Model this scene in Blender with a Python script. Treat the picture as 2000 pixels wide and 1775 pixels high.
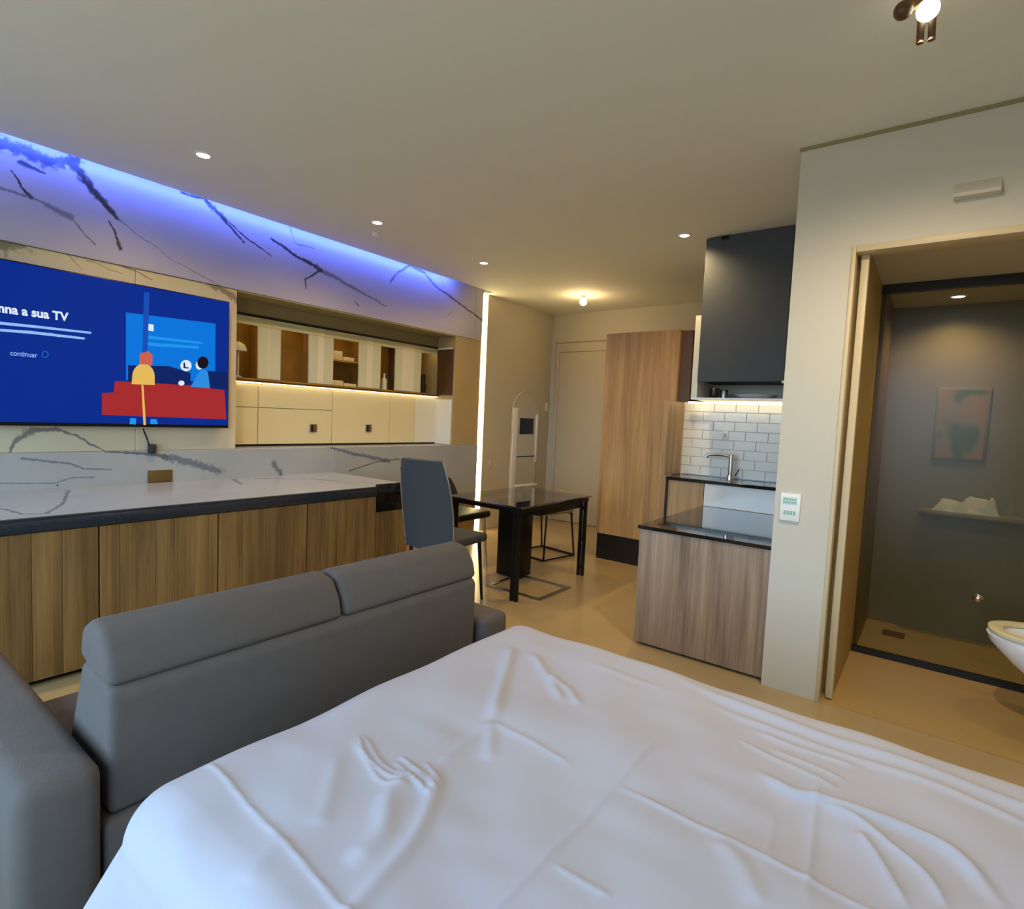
import bpy, bmesh, math, random
import numpy as np
from mathutils import Vector, Matrix
random.seed(7)
for o in list(bpy.data.objects): bpy.data.objects.remove(o)
SC = bpy.context.scene
COL = SC.collection

# ------------------------------------------------------------------ camera
F_PX, YAW, PITCH, ROLL, CAMH = 1087.86, 0.647307, 0.066222, 0.0447587, 1.30
_f = np.array([-math.sin(YAW)*math.cos(PITCH), math.cos(YAW)*math.cos(PITCH), -math.sin(PITCH)])
_r = np.array([math.cos(YAW), math.sin(YAW), 0.0])
_u = np.cross(_r, _f)
_r2 = math.cos(ROLL)*_r + math.sin(ROLL)*_u
_u2 = -math.sin(ROLL)*_r + math.cos(ROLL)*_u
CM = np.array([_r2, _u2, _f])
cam = bpy.data.cameras.new('camera'); camo = bpy.data.objects.new('camera', cam); COL.objects.link(camo)
cam.sensor_fit = 'HORIZONTAL'; cam.sensor_width = 36.0; cam.lens = 36.0*F_PX/2000.0
cam.clip_start = 0.02; cam.clip_end = 100
camo.matrix_world = Matrix(((_r2[0], _u2[0], -_f[0], 0), (_r2[1], _u2[1], -_f[1], 0), (_r2[2], _u2[2], -_f[2], CAMH), (0, 0, 0, 1)))
SC.camera = camo

# ------------------------------------------------------------------ world, exposure
SC.view_settings.view_transform = 'Standard'
SC.view_settings.look = 'None'
SC.view_settings.gamma = 1.0
SC.view_settings.use_curve_mapping = False
SC.view_settings.exposure = -0.05
SKY = 6.6
wd = bpy.data.worlds.new('sky'); SC.world = wd; wd.use_nodes = True
bgn = wd.node_tree.nodes['Background']
bgn.inputs['Strength'].default_value = SKY
_nt = wd.node_tree; _tc = _nt.nodes.new('ShaderNodeTexCoord'); _sx = _nt.nodes.new('ShaderNodeSeparateXYZ'); _rp = _nt.nodes.new('ShaderNodeValToRGB')
_nt.links.new(_tc.outputs['Generated'], _sx.inputs[0]); _mr = _nt.nodes.new('ShaderNodeMapRange'); _mr.inputs[1].default_value = -1; _mr.inputs[2].default_value = 1
_nt.links.new(_sx.outputs['Z'], _mr.inputs[0]); _nt.links.new(_mr.outputs[0], _rp.inputs[0]); _nt.links.new(_rp.outputs[0], bgn.inputs['Color'])
_e = _rp.color_ramp.elements                       # dark ground below the horizon, pale blue sky above it
_e[0].position = 0.485; _e[0].color = (0.19, 0.21, 0.20, 1); _e[1].position = 0.515; _e[1].color = (0.50, 0.74, 1.0, 1)
# daylight portal filling the window opening behind the camera
pl = bpy.data.lights.new('window_daylight', 'AREA'); pl.shape = 'RECTANGLE'; pl.size = 4.2; pl.size_y = 1.9
pl.cycles.is_portal = True
plo = bpy.data.objects.new('window_daylight', pl); COL.objects.link(plo)
plo.location = (-1.5, -1.0, 1.35); plo.rotation_euler = (math.radians(-90), 0, 0)   # -Z turned to +Y
DOWN_W, LED_W, BLUE_W, SPOT_W, UNDER_W = 56, 15.0, 42, 95, 5.5

# ------------------------------------------------------------------ pixel helpers (directions only; depth from the plane touched)
def ray(px, py): return CM.T @ np.array([(px-1000)/F_PX, -(py-887.5)/F_PX, 1.0])
def at_x(px, py, X): d = ray(px, py); t = X/d[0]; return (X, d[1]*t, CAMH+d[2]*t)
def at_y(px, py, Y): d = ray(px, py); t = Y/d[1]; return (d[0]*t, Y, CAMH+d[2]*t)
def at_z(px, py, Z): d = ray(px, py); t = (Z-CAMH)/d[2]; return (d[0]*t, d[1]*t, Z)

# ------------------------------------------------------------------ materials
MATS = {}
def lin(c):
    return tuple(((v/255)/12.92 if v/255 <= 0.04045 else ((v/255+0.055)/1.055)**2.4) for v in c)
def mat(name, rgb, rough=0.5, metal=0.0, spec=0.5, emit=None, estr=0.0, noise=0.0, nscale=8.0, bump=0.0, bscale=60.0, coat=0.0):
    m = bpy.data.materials.new(name); m.use_nodes = True; nt = m.node_tree; b = nt.nodes['Principled BSDF']
    c = lin(rgb)
    b.inputs['Base Color'].default_value = (*c, 1); b.inputs['Roughness'].default_value = rough
    b.inputs['Metallic'].default_value = metal; b.inputs['Specular IOR Level'].default_value = spec
    b.inputs['Coat Weight'].default_value = coat
    if emit is not None:
        b.inputs['Emission Color'].default_value = (*lin(emit), 1); b.inputs['Emission Strength'].default_value = estr
    geo = nt.nodes.new('ShaderNodeNewGeometry')
    if noise > 0:
        n = nt.nodes.new('ShaderNodeTexNoise'); n.inputs['Scale'].default_value = nscale; n.inputs['Detail'].default_value = 5
        nt.links.new(geo.outputs['Position'], n.inputs['Vector'])
        mr = nt.nodes.new('ShaderNodeMapRange'); mr.inputs[1].default_value = 0.3; mr.inputs[2].default_value = 0.7
        mr.inputs[3].default_value = 1-noise; mr.inputs[4].default_value = 1+noise
        nt.links.new(n.outputs['Fac'], mr.inputs[0])
        vm = nt.nodes.new('ShaderNodeVectorMath'); vm.operation = 'SCALE'; vm.inputs[0].default_value = c
        nt.links.new(mr.outputs[0], vm.inputs['Scale']); nt.links.new(vm.outputs[0], b.inputs['Base Color'])
    if bump > 0:
        n = nt.nodes.new('ShaderNodeTexNoise'); n.inputs['Scale'].default_value = bscale; n.inputs['Detail'].default_value = 3
        nt.links.new(geo.outputs['Position'], n.inputs['Vector'])
        bp = nt.nodes.new('ShaderNodeBump'); bp.inputs['Strength'].default_value = bump; bp.inputs['Distance'].default_value = 0.004
        nt.links.new(n.outputs['Fac'], bp.inputs['Height']); nt.links.new(bp.outputs[0], b.inputs['Normal'])
    MATS[name] = m; return m

def wood(name, dark, light, rough=0.42, scale=1.0, var=0.22, axis='z'):
    m = bpy.data.materials.new(name); m.use_nodes = True; nt = m.node_tree; b = nt.nodes['Principled BSDF']
    N = nt.nodes.new; L = nt.links.new
    geo = N('ShaderNodeNewGeometry'); oi = N('ShaderNodeObjectInfo')
    mp = N('ShaderNodeVectorMath'); mp.operation = 'MULTIPLY'; mp.inputs[1].default_value = (14*scale, 14*scale, 0.9*scale)
    L(geo.outputs['Position'], mp.inputs[0])
    off = N('ShaderNodeVectorMath'); off.operation = 'MULTIPLY'; off.inputs[1].default_value = (31, 17, 53)
    cmb = N('ShaderNodeCombineXYZ')
    for i in range(3): L(oi.outputs['Random'], cmb.inputs[i])
    L(cmb.outputs[0], off.inputs[0])
    ad = N('ShaderNodeVectorMath'); ad.operation = 'ADD'; L(mp.outputs[0], ad.inputs[0]); L(off.outputs[0], ad.inputs[1])
    n1 = N('ShaderNodeTexNoise'); n1.inputs['Scale'].default_value = 1.0; n1.inputs['Detail'].default_value = 6; n1.inputs['Roughness'].default_value = 0.6
    n1.inputs['Distortion'].default_value = 0.35; L(ad.outputs[0], n1.inputs['Vector'])
    mp2 = N('ShaderNodeVectorMath'); mp2.operation = 'MULTIPLY'; mp2.inputs[1].default_value = (7, 7, 1.0); L(ad.outputs[0], mp2.inputs[0])
    n2 = N('ShaderNodeTexNoise'); n2.inputs['Scale'].default_value = 1.0; n2.inputs['Detail'].default_value = 3; L(mp2.outputs[0], n2.inputs['Vector'])
    mx = N('ShaderNodeMath'); mx.operation = 'MULTIPLY_ADD'; mx.inputs[1].default_value = 0.35; L(n2.outputs['Fac'], mx.inputs[0]); L(n1.outputs['Fac'], mx.inputs[2])
    cr = N('ShaderNodeValToRGB'); cr.color_ramp.elements[0].position = 0.45; cr.color_ramp.elements[1].position = 0.88
    cr.color_ramp.elements[0].color = (*lin(dark), 1); cr.color_ramp.elements[1].color = (*lin(light), 1)
    L(mx.outputs[0], cr.inputs[0])
    mr = N('ShaderNodeMapRange'); mr.inputs[3].default_value = 1-var; mr.inputs[4].default_value = 1+var; L(oi.outputs['Random'], mr.inputs[0])
    vm = N('ShaderNodeVectorMath'); vm.operation = 'SCALE'; L(cr.outputs[0], vm.inputs[0]); L(mr.outputs[0], vm.inputs['Scale'])
    L(vm.outputs[0], b.inputs['Base Color']); b.inputs['Roughness'].default_value = rough
    bp = N('ShaderNodeBump'); bp.inputs['Strength'].default_value = 0.12; bp.inputs['Distance'].default_value = 0.002
    L(n2.outputs['Fac'], bp.inputs['Height']); L(bp.outputs[0], b.inputs['Normal'])
    MATS[name] = m; return m

def marble(name, base, veins, rough=0.3, dist=0.018, axes=(0, 1, 1)):
    """veins: list of (polyline of 3-D points, half width at start, half width at end, strength, rgb)"""
    m = bpy.data.materials.new(name); m.use_nodes = True; nt = m.node_tree; b = nt.nodes['Principled BSDF']
    N = nt.nodes.new; L = nt.links.new
    geo = N('ShaderNodeNewGeometry')
    n = N('ShaderNodeTexNoise'); n.inputs['Scale'].default_value = 9; n.inputs['Detail'].default_value = 5
    L(geo.outputs['Position'], n.inputs['Vector'])
    s = N('ShaderNodeVectorMath'); s.operation = 'SUBTRACT'; s.inputs[1].default_value = (0.5, 0.5, 0.5); L(n.outputs['Color'], s.inputs[0])
    s2 = N('ShaderNodeVectorMath'); s2.operation = 'MULTIPLY_ADD'; s2.inputs[1].default_value = tuple(dist*2*a for a in axes)
    L(s.outputs[0], s2.inputs[0]); L(geo.outputs['Position'], s2.inputs[2])
    P = s2.outputs[0]
    n3 = N('ShaderNodeTexNoise'); n3.inputs['Scale'].default_value = 2.2; n3.inputs['Detail'].default_value = 6
    L(geo.outputs['Position'], n3.inputs['Vector'])
    mr = N('ShaderNodeMapRange'); mr.inputs[1].default_value = 0.35; mr.inputs[2].default_value = 0.7; mr.inputs[3].default_value = 0.93; mr.inputs[4].default_value = 1.03
    L(n3.outputs['Fac'], mr.inputs[0])
    bs = N('ShaderNodeVectorMath'); bs.operation = 'SCALE'; bs.inputs[0].default_value = lin(base); L(mr.outputs[0], bs.inputs['Scale'])
    cur = bs.outputs[0]
    wn = N('ShaderNodeTexNoise'); wn.inputs['Scale'].default_value = 38; wn.inputs['Detail'].default_value = 4; L(geo.outputs['Position'], wn.inputs['Vector'])
    wm = N('ShaderNodeMapRange'); wm.inputs[1].default_value = 0.3; wm.inputs[2].default_value = 0.7; wm.inputs[3].default_value = 0.45; wm.inputs[4].default_value = 1.5
    L(wn.outputs['Fac'], wm.inputs[0])
    groups = {}
    for (pts, w0, w1, st, rgb) in veins:
        k = len(pts)-1
        for i in range(k):
            a = np.array(pts[i]); c = np.array(pts[i+1]); d = c-a; l2 = float(d@d)
            if l2 < 1e-9: continue
            wa = w0+(w1-w0)*i/k; wb = w0+(w1-w0)*(i+1)/k
            groups.setdefault((st, rgb), []).append((a, d, l2, wa, wb))
    for (st, rgb), segs in groups.items():
        mn = None
        for (a, d, l2, wa, wb) in segs:
            q = N('ShaderNodeVectorMath'); q.operation = 'SUBTRACT'; q.inputs[1].default_value = tuple(a); L(P, q.inputs[0])
            t = N('ShaderNodeVectorMath'); t.operation = 'DOT_PRODUCT'; t.inputs[1].default_value = tuple(d/l2); L(q.outputs[0], t.inputs[0])
            tc = N('ShaderNodeClamp'); L(t.outputs['Value'], tc.inputs[0])
            sc = N('ShaderNodeVectorMath'); sc.operation = 'SCALE'; sc.inputs[0].default_value = tuple(d); L(tc.outputs[0], sc.inputs['Scale'])
            df = N('ShaderNodeVectorMath'); df.operation = 'DISTANCE'; L(q.outputs[0], df.inputs[0]); L(sc.outputs[0], df.inputs[1])
            w = N('ShaderNodeMath'); w.operation = 'MULTIPLY_ADD'; w.inputs[1].default_value = wb-wa; w.inputs[2].default_value = wa; L(tc.outputs[0], w.inputs[0])
            r = N('ShaderNodeMath'); r.operation = 'DIVIDE'; L(df.outputs['Value'], r.inputs[0]); L(w.outputs[0], r.inputs[1])
            if mn is None: mn = r.outputs[0]
            else:
                k = N('ShaderNodeMath'); k.operation = 'MINIMUM'; L(mn, k.inputs[0]); L(r.outputs[0], k.inputs[1]); mn = k.outputs[0]
        dv = N('ShaderNodeMath'); dv.operation = 'DIVIDE'; L(mn, dv.inputs[0]); L(wm.outputs[0], dv.inputs[1])
        ms = N('ShaderNodeMapRange'); ms.interpolation_type = 'SMOOTHSTEP'; ms.inputs[1].default_value = 0.35; ms.inputs[2].default_value = 1.3
        ms.inputs[3].default_value = st; ms.inputs[4].default_value = 0.0; L(dv.outputs[0], ms.inputs[0])
        mix = N('ShaderNodeMix'); mix.data_type = 'RGBA'; L(ms.outputs[0], mix.inputs[0]); L(cur, mix.inputs[6]); mix.inputs[7].default_value = (*lin(rgb), 1)
        cur = mix.outputs[2]
    L(cur, b.inputs['Base Color']); b.inputs['Roughness'].default_value = rough
    MATS[name] = m; return m

def glass(name, tint, refl=0.04, rough=0.0):
    m = bpy.data.materials.new(name); m.use_nodes = True; nt = m.node_tree; nt.nodes.clear()
    N = nt.nodes.new; L = nt.links.new
    out = N('ShaderNodeOutputMaterial'); tr = N('ShaderNodeBsdfTransparent'); gl = N('ShaderNodeBsdfGlossy'); mx = N('ShaderNodeMixShader'); fr = N('ShaderNodeFresnel')
    tr.inputs[0].default_value = (*tint, 1); gl.inputs['Roughness'].default_value = rough; fr.inputs[0].default_value = 1.5
    ad = N('ShaderNodeMath'); ad.operation = 'ADD'; ad.inputs[1].default_value = refl; ad.use_clamp = True
    gm = N('ShaderNodeNewGeometry'); iv = N('ShaderNodeMath'); iv.operation = 'SUBTRACT'; iv.inputs[0].default_value = 1.0; L(gm.outputs['Backfacing'], iv.inputs[1])
    ml = N('ShaderNodeMath'); ml.operation = 'MULTIPLY'; L(ad.outputs[0], ml.inputs[0]); L(iv.outputs[0], ml.inputs[1])
    L(fr.outputs[0], ad.inputs[0]); L(ml.outputs[0], mx.inputs[0]); L(tr.outputs[0], mx.inputs[1]); L(gl.outputs[0], mx.inputs[2]); L(mx.outputs[0], out.inputs[0])
    MATS[name] = m; return m

def lamp_mat(name, rgb, strength):
    m = bpy.data.materials.new(name); m.use_nodes = True; nt = m.node_tree; nt.nodes.clear()
    out = nt.nodes.new('ShaderNodeOutputMaterial'); e = nt.nodes.new('ShaderNodeEmission')
    e.inputs[0].default_value = (*rgb, 1); e.inputs[1].default_value = strength
    nt.links.new(e.outputs[0], out.inputs[0]); MATS[name] = m; return m

# ------------------------------------------------------------------ mesh helpers
WLOC = {}
def tag(o, label=None, cat=None, group=None, kind=None):
    if label: o['label'] = label
    if cat: o['category'] = cat
    if group: o['group'] = group
    if kind: o['kind'] = kind
    return o
def thing(name, loc, label=None, cat=None, group=None, kind=None):
    o = bpy.data.objects.new(name, None); COL.objects.link(o); o.location = loc; o.empty_display_size = 0.1
    WLOC[o.name] = Vector(loc); return tag(o, label, cat, group, kind)
def finish(bm, name, m, parent=None, smooth=None, recentre=True):
    bmesh.ops.recalc_face_normals(bm, faces=bm.faces[:])
    me = bpy.data.meshes.new(name); bm.to_mesh(me); bm.free()
    return link_mesh(me, name, m, parent, smooth, recentre)
def link_mesh(me, name, m, parent=None, smooth=None, recentre=True):
    if m is not None: me.materials.append(MATS[m] if isinstance(m, str) else m)
    if smooth is not None:
        me.polygons.foreach_set('use_smooth', [True]*len(me.polygons)); me.set_sharp_from_angle(angle=math.radians(smooth))
    o = bpy.data.objects.new(name, me); COL.objects.link(o)
    loc = Vector((0, 0, 0))
    if recentre and len(me.vertices):
        co = np.empty(len(me.vertices)*3); me.vertices.foreach_get('co', co); co = co.reshape(-1, 3)
        mn, mxx = co.min(0), co.max(0); c = np.array([(mn[0]+mxx[0])/2, (mn[1]+mxx[1])/2, mn[2]])
        me.vertices.foreach_set('co', (co-c).ravel()); me.update(); loc = Vector(c)
    WLOC[o.name] = loc.copy()
    if parent is not None:
        o.parent = parent; o.location = loc-WLOC[parent.name]
    else: o.location = loc
    return o
def B(): return bmesh.new()
def box(bm, x0, x1, y0, y1, z0, z1, bev=0.0, seg=2):
    mtx = Matrix.Translation(((x0+x1)/2, (y0+y1)/2, (z0+z1)/2)) @ Matrix.Diagonal((abs(x1-x0), abs(y1-y0), abs(z1-z0), 1))
    r = bmesh.ops.create_cube(bm, size=1, matrix=mtx)
    if bev > 0:
        es = list({e for v in r['verts'] for e in v.link_edges})
        bmesh.ops.bevel(bm, geom=es, offset=bev, segments=seg, profile=0.5, affect='EDGES')
    return bm
def boxo(name, x0, x1, y0, y1, z0, z1, m, parent=None, bev=0.0, seg=2, smooth=None):
    return finish(box(B(), x0, x1, y0, y1, z0, z1, bev, seg), name, m, parent, 35 if (bev > 0 and smooth is None) else smooth)
def cyl(bm, c, r0, r1, h, seg=24, axis='z'):
    mtx = Matrix.Translation(c)
    if axis == 'x': mtx = mtx @ Matrix.Rotation(math.pi/2, 4, 'Y')
    if axis == 'y': mtx = mtx @ Matrix.Rotation(-math.pi/2, 4, 'X')
    mtx = mtx @ Matrix.Translation((0, 0, h/2))
    bmesh.ops.create_cone(bm, cap_ends=True, segments=seg, radius1=r0, radius2=r1, depth=h, matrix=mtx); return bm
def tube(bm, pts, r, seg=8, caps=True):
    pts = [Vector(p) for p in pts]; rings = []
    up = Vector((0, 0, 1))
    for i, p in enumerate(pts):
        t = (pts[min(i+1, len(pts)-1)]-pts[max(i-1, 0)]).normalized()
        a = up if abs(t.dot(up)) < 0.95 else Vector((1, 0, 0))
        n = t.cross(a).normalized(); b2 = n.cross(t).normalized()
        rr = r[i] if isinstance(r, (list, tuple)) else r
        rings.append([bm.verts.new(p+n*math.cos(2*math.pi*k/seg)*rr+b2*math.sin(2*math.pi*k/seg)*rr) for k in range(seg)])
    for i in range(len(rings)-1):
        for k in range(seg): bm.faces.new((rings[i][k], rings[i][(k+1) % seg], rings[i+1][(k+1) % seg], rings[i+1][k]))
    if caps: bm.faces.new(rings[0][::-1]); bm.faces.new(rings[-1])
    return bm
def lathe(bm, c, prof, seg=24):
    rings = []
    for (r, z) in prof: rings.append([bm.verts.new((c[0]+r*math.cos(2*math.pi*k/seg), c[1]+r*math.sin(2*math.pi*k/seg), c[2]+z)) for k in range(seg)])
    for i in range(len(rings)-1):
        for k in range(seg): bm.faces.new((rings[i][k], rings[i][(k+1) % seg], rings[i+1][(k+1) % seg], rings[i+1][k]))
    bm.faces.new(rings[0][::-1]); bm.faces.new(rings[-1]); return bm
def extrude_poly(bm, pts, vec):
    a = [bm.verts.new(p) for p in pts]; v = Vector(vec); b2 = [bm.verts.new(Vector(p)+v) for p in pts]
    bm.faces.new(a); bm.faces.new(b2[::-1]); n = len(pts)
    for i in range(n): bm.faces.new((a[i], a[(i+1) % n], b2[(i+1) % n], b2[i]))
    return bm
def smooth_path(pts, n=8):
    P = [np.array(p, float) for p in pts]; P = [2*P[0]-P[1]]+P+[2*P[-1]-P[-2]]; out = []
    for i in range(1, len(P)-2):
        for k in range(n):
            t = k/n; a, b2, c, d = P[i-1], P[i], P[i+1], P[i+2]
            out.append(0.5*((2*b2)+(-a+c)*t+(2*a-5*b2+4*c-d)*t*t+(-a+3*b2-3*c+d)*t**3))
    out.append(P[-2]); return [tuple(v) for v in out]
def light(name, typ, loc, energy, color, parent=None, rot=(0, 0, 0), size=0.05, spot=None, blend=0.6):
    l = bpy.data.lights.new(name, typ); l.energy = energy; l.color = color
    if typ == 'AREA': l.size = size
    else: l.shadow_soft_size = size
    if typ == 'SPOT': l.spot_size = math.radians(spot); l.spot_blend = blend
    o = bpy.data.objects.new(name, l); COL.objects.link(o); o.rotation_euler = rot
    if parent is not None: o.parent = parent; o.location = Vector(loc)-WLOC[parent.name]
    else: o.location = loc
    return o

# ------------------------------------------------------------------ room numbers
XW = -4.05          # face of the TV wall
XC = -4.30          # face of the recessed wall cabinets
XB = -4.62          # back of the niche
YN, YF = -1.0, 6.12 # window wall and far wall
XR = 1.55
ZC = 2.645
XCF = -3.115        # face of the long low cabinets
ZT = 0.77           # their top
YP = 3.0            # face of the bathroom partition
WARM = (1.0, 0.68, 0.32)

# materials
mat('wall_paint', (205, 200, 184), 0.75, bump=0.05, bscale=120)
mat('far_paint', (196, 188, 164), 0.7, bump=0.05, bscale=120)
mat('ceiling_paint', (228, 228, 214), 0.85, bump=0.03, bscale=90)
mat('floor_tile', (172, 150, 108), 0.22, noise=0.05, nscale=2.5)
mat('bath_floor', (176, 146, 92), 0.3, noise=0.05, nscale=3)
mat('olive', (150, 138, 96), 0.6)
mat('pillar', (176, 156, 112), 0.5, noise=0.04, nscale=4)
mat('cream', (222, 212, 172), 0.35)
mat('cream_pale', (226, 224, 208), 0.3)
mat('wood_brown', (176, 132, 54), 0.45, noise=0.15, nscale=6)
mat('dark_brown', (84, 56, 26), 0.4, noise=0.1, nscale=6)
mat('black_stone', (46, 50, 58), 0.25, noise=0.12, nscale=30)
mat('black_line', (16, 15, 15), 0.4)
mat('black_metal', (14, 14, 15), 0.35, metal=0.4)
mat('black_gloss', (14, 13, 13), 0.08)
mat('island_glass', (30, 24, 20), 0.06, coat=0.5)
mat('chrome', (215, 215, 215), 0.12, metal=1.0)
mat('steel', (170, 168, 162), 0.3, metal=1.0)
mat('bronze', (120, 98, 56), 0.35, metal=0.6)
mat('white_plastic', (238, 238, 234), 0.4)
mat('white_lacquer', (240, 240, 238), 0.25)
mat('trim_beige', (206, 188, 150), 0.45)
mat('door_beige', (190, 178, 150), 0.5)
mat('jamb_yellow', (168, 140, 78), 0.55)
mat('slate_cabinet', (74, 81, 88), 0.65, spec=0.3)
mat('slate_fabric', (58, 64, 67), 0.8, bump=0.3, bscale=400)
mat('sofa_fabric', (92, 87, 84), 0.92, noise=0.05, nscale=18, bump=0.35, bscale=500)
mat('black_leather', (20, 19, 18), 0.4)
mat('ochre_fabric', (150, 132, 74), 0.8, noise=0.12, nscale=14, bump=0.2, bscale=300)
mat('sheet', (172, 173, 185), 0.75, bump=0.04, bscale=300)
mat('mattress', (225, 222, 215), 0.8)
mat('tile_white', (232, 232, 226), 0.15)
mat('grout', (226, 225, 218), 0.8)
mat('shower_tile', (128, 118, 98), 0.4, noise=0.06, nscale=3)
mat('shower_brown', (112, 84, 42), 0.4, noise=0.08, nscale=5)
mat('ceramic', (240, 240, 238), 0.12)
mat('towel', (238, 238, 236), 0.9, bump=0.3, bscale=200)
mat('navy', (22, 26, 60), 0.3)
mat('mirror', (225, 222, 210), 0.03, metal=1.0)
mat('bottle_dark', (40, 24, 12), 0.12)
mat('bottle_white', (235, 232, 220), 0.3)
mat('bottle_green', (40, 46, 30), 0.15)
mat('paper', (228, 214, 180), 0.6)
mat('bed_base', (60, 58, 58), 0.8)
wood('oak_front', (98, 72, 38), (158, 122, 72), var=0.15)
wood('oak_wardrobe', (146, 114, 68), (196, 160, 106), var=0.05)
wood('oak_island', (112, 92, 76), (184, 158, 132), var=0.05)
glass('clear_glass', (0.97, 0.98, 0.96), 0.0)
glass('smoke_glass', (0.62, 0.58, 0.50), 0.25)
glass('shower_glass', (0.80, 0.82, 0.76), -0.01, 0.22)
lamp_mat('led_warm', (1.0, 0.76, 0.34), LED_W)
lamp_mat('led_under', (1.0, 0.80, 0.42), UNDER_W)
lamp_mat('led_blue', (0.07, 0.14, 1.0), BLUE_W)
lamp_mat('bulb', (1.0, 0.90, 0.70), 9.0)
def screen(name, rgb, k=1.0):
    m = mat(name, (8, 8, 10), 0.3, spec=0.1, emit=rgb, estr=k); return m
screen('scr_blue', (0, 42, 142)); screen('scr_white', (225, 238, 248)); screen('scr_pale', (150, 190, 250)); screen('scr_sky', (0, 118, 222)); screen('scr_sky2', (30, 150, 240))
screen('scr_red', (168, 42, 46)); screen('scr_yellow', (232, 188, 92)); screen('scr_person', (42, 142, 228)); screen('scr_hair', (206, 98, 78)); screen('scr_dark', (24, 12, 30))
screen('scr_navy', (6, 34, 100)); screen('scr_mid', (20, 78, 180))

# marble: veins traced as polylines on the wall face (y, z from the wall plane; the worktop ones lie on the worktop)
def wv(pts, X=XW): return [at_x(px, py, X) for px, py in pts]
def lv(pts):
    out = []
    for px, py in pts:
        p = at_x(px, py, XW)
        out.append(p if p[2] > ZT else at_z(px, py, ZT))
    return out
DK, GR, BRN = (40, 34, 44), (96, 92, 100), (112, 100, 74)
up_veins = [
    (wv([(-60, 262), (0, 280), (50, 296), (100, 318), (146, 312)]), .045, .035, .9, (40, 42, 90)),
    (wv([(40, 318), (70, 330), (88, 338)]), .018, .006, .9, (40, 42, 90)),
    (wv([(140, 318), (180, 370), (228, 427)]), .034, .016, .95, DK),
    (wv([(22, 335), (60, 387)]), .006, .009, .95, DK),
    (wv([(0, 366), (50, 382), (100, 402), (135, 424), (185, 476)]), .008, .007, .7, GR), (wv([(95, 402), (135, 424)]), .016, .02, .7, GR),
    (wv([(226, 425), (300, 480), (350, 515), (470, 580)]), .004, .004, .55, GR),
    (wv([(214, 432), (224, 458), (236, 486)]), .003, .012, .95, DK),
    (wv([(355, 375), (400, 388), (432, 425), (476, 472)]), .010, .010, .95, DK), (wv([(405, 395), (425, 415), (440, 430)]), .022, .018, .9, DK),
    (wv([(440, 428), (480, 462), (530, 500)]), .008, .005, .9, DK),
    (wv([(530, 466), (580, 500), (627, 527)]), .010, .020, .95, DK),
    (wv([(627, 527), (690, 562), (755, 598)]), .024, .006, .62, (70, 62, 52)),
    (wv([(627, 527), (596, 545), (598, 563)]), .009, .006, .9, DK),
    (wv([(565, 442), (575, 474), (612, 486)]), .004, .004, .7, DK),
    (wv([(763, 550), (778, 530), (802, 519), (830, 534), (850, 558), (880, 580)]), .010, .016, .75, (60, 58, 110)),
    (wv([(880, 580), (945, 628)]), .014, .012, .9, DK),
    (wv([(694, 590), (700, 598)]), .008, .008, .7, DK), (wv([(874, 618), (884, 606)]), .008, .006, .5, GR), (wv([(862, 540), (866, 560)]), .006, .006, .5, GR)]
def wp_(p): return wv(p, XW-.012)
pan_veins = [
    (wp_([(-40, 470), (0, 470), (36, 462)]), .085, .07, .85, (104, 106, 86)),
    (wp_([(45, 454), (120, 470), (200, 500), (296, 545)]), .012, .004, .8, BRN),
    (wp_([(100, 470), (140, 505), (160, 525)]), .006, .004, .5, BRN), (wp_([(170, 508), (240, 535)]), .005, .005, .45, BRN),
    (wp_([(20, 890), (30, 862), (60, 840)]), .006, .02, .8, GR), (wp_([(60, 840), (110, 838), (150, 852), (205, 882)]), .014, .006, .8, GR),
    (wp_([(330, 508), (370, 525), (400, 545), (470, 590)]), .014, .03, .75, BRN)]
lo_veins = [
    (lv([(205, 882), (290, 886), (325, 892)]), .006, .02, .8, (70, 78, 92)),
    (lv([(325, 892), (380, 905), (420, 918), (520, 934)]), .030, .026, .8, (92, 100, 116)),
    (lv([(520, 934), (620, 936), (735, 944)]), .012, .008, .75, (80, 86, 92)),
    (lv([(535, 906), (548, 926)]), .026, .02, .7, (80, 86, 98)),
    (lv([(640, 872), (690, 886), (760, 900)]), .012, .022, .75, (84, 90, 120)),
    (lv([(680, 920), (735, 902), (800, 894)]), .006, .006, .8, (60, 62, 66)), (lv([(548, 924), (640, 938), (700, 946)]), .01, .01, .6, (80, 86, 92)),
    (lv([(42, 895), (140, 906), (160, 915), (215, 917)]), .008, .006, .75, (88, 104, 124)),
    (lv([(0, 944), (105, 944), (140, 933), (185, 932)]), .004, .006, .6, (80, 92, 104)),
    (lv([(112, 948), (135, 958), (122, 985), (90, 1003), (45, 1004), (0, 993)]), .008, .010, .85, (50, 62, 74)),
    (lv([(455, 936), (472, 946)]), .02, .01, .7, (60, 64, 70))]
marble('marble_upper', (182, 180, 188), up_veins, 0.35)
marble('marble_panel', (212, 202, 172), pan_veins, 0.4)
marble('marble_lower', (164, 170, 172), lo_veins, 0.2, axes=(0, 1, 0))

# ================================================================== SETTING
boxo('floor', -4.8, XR+.1, YN-.1, YF+.1, -0.12, 0.0, 'floor_tile')['kind'] = 'structure'
# ceiling stops short of the marble so the blue cove shows
boxo('ceiling', -3.94, XR+.1, YN-.1, YF+.1, ZC, ZC+.14, 'ceiling_paint')['kind'] = 'structure'
boxo('trim_1', -4.8, -3.94, YN-.1, 4.74, ZC+.14, ZC+.2, 'ceiling_paint')['kind'] = 'structure'      # roof of the cove
boxo('trim_2', -4.8, -3.94, 4.74, YF+.1, ZC, ZC+.14, 'ceiling_paint')['kind'] = 'structure'
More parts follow.
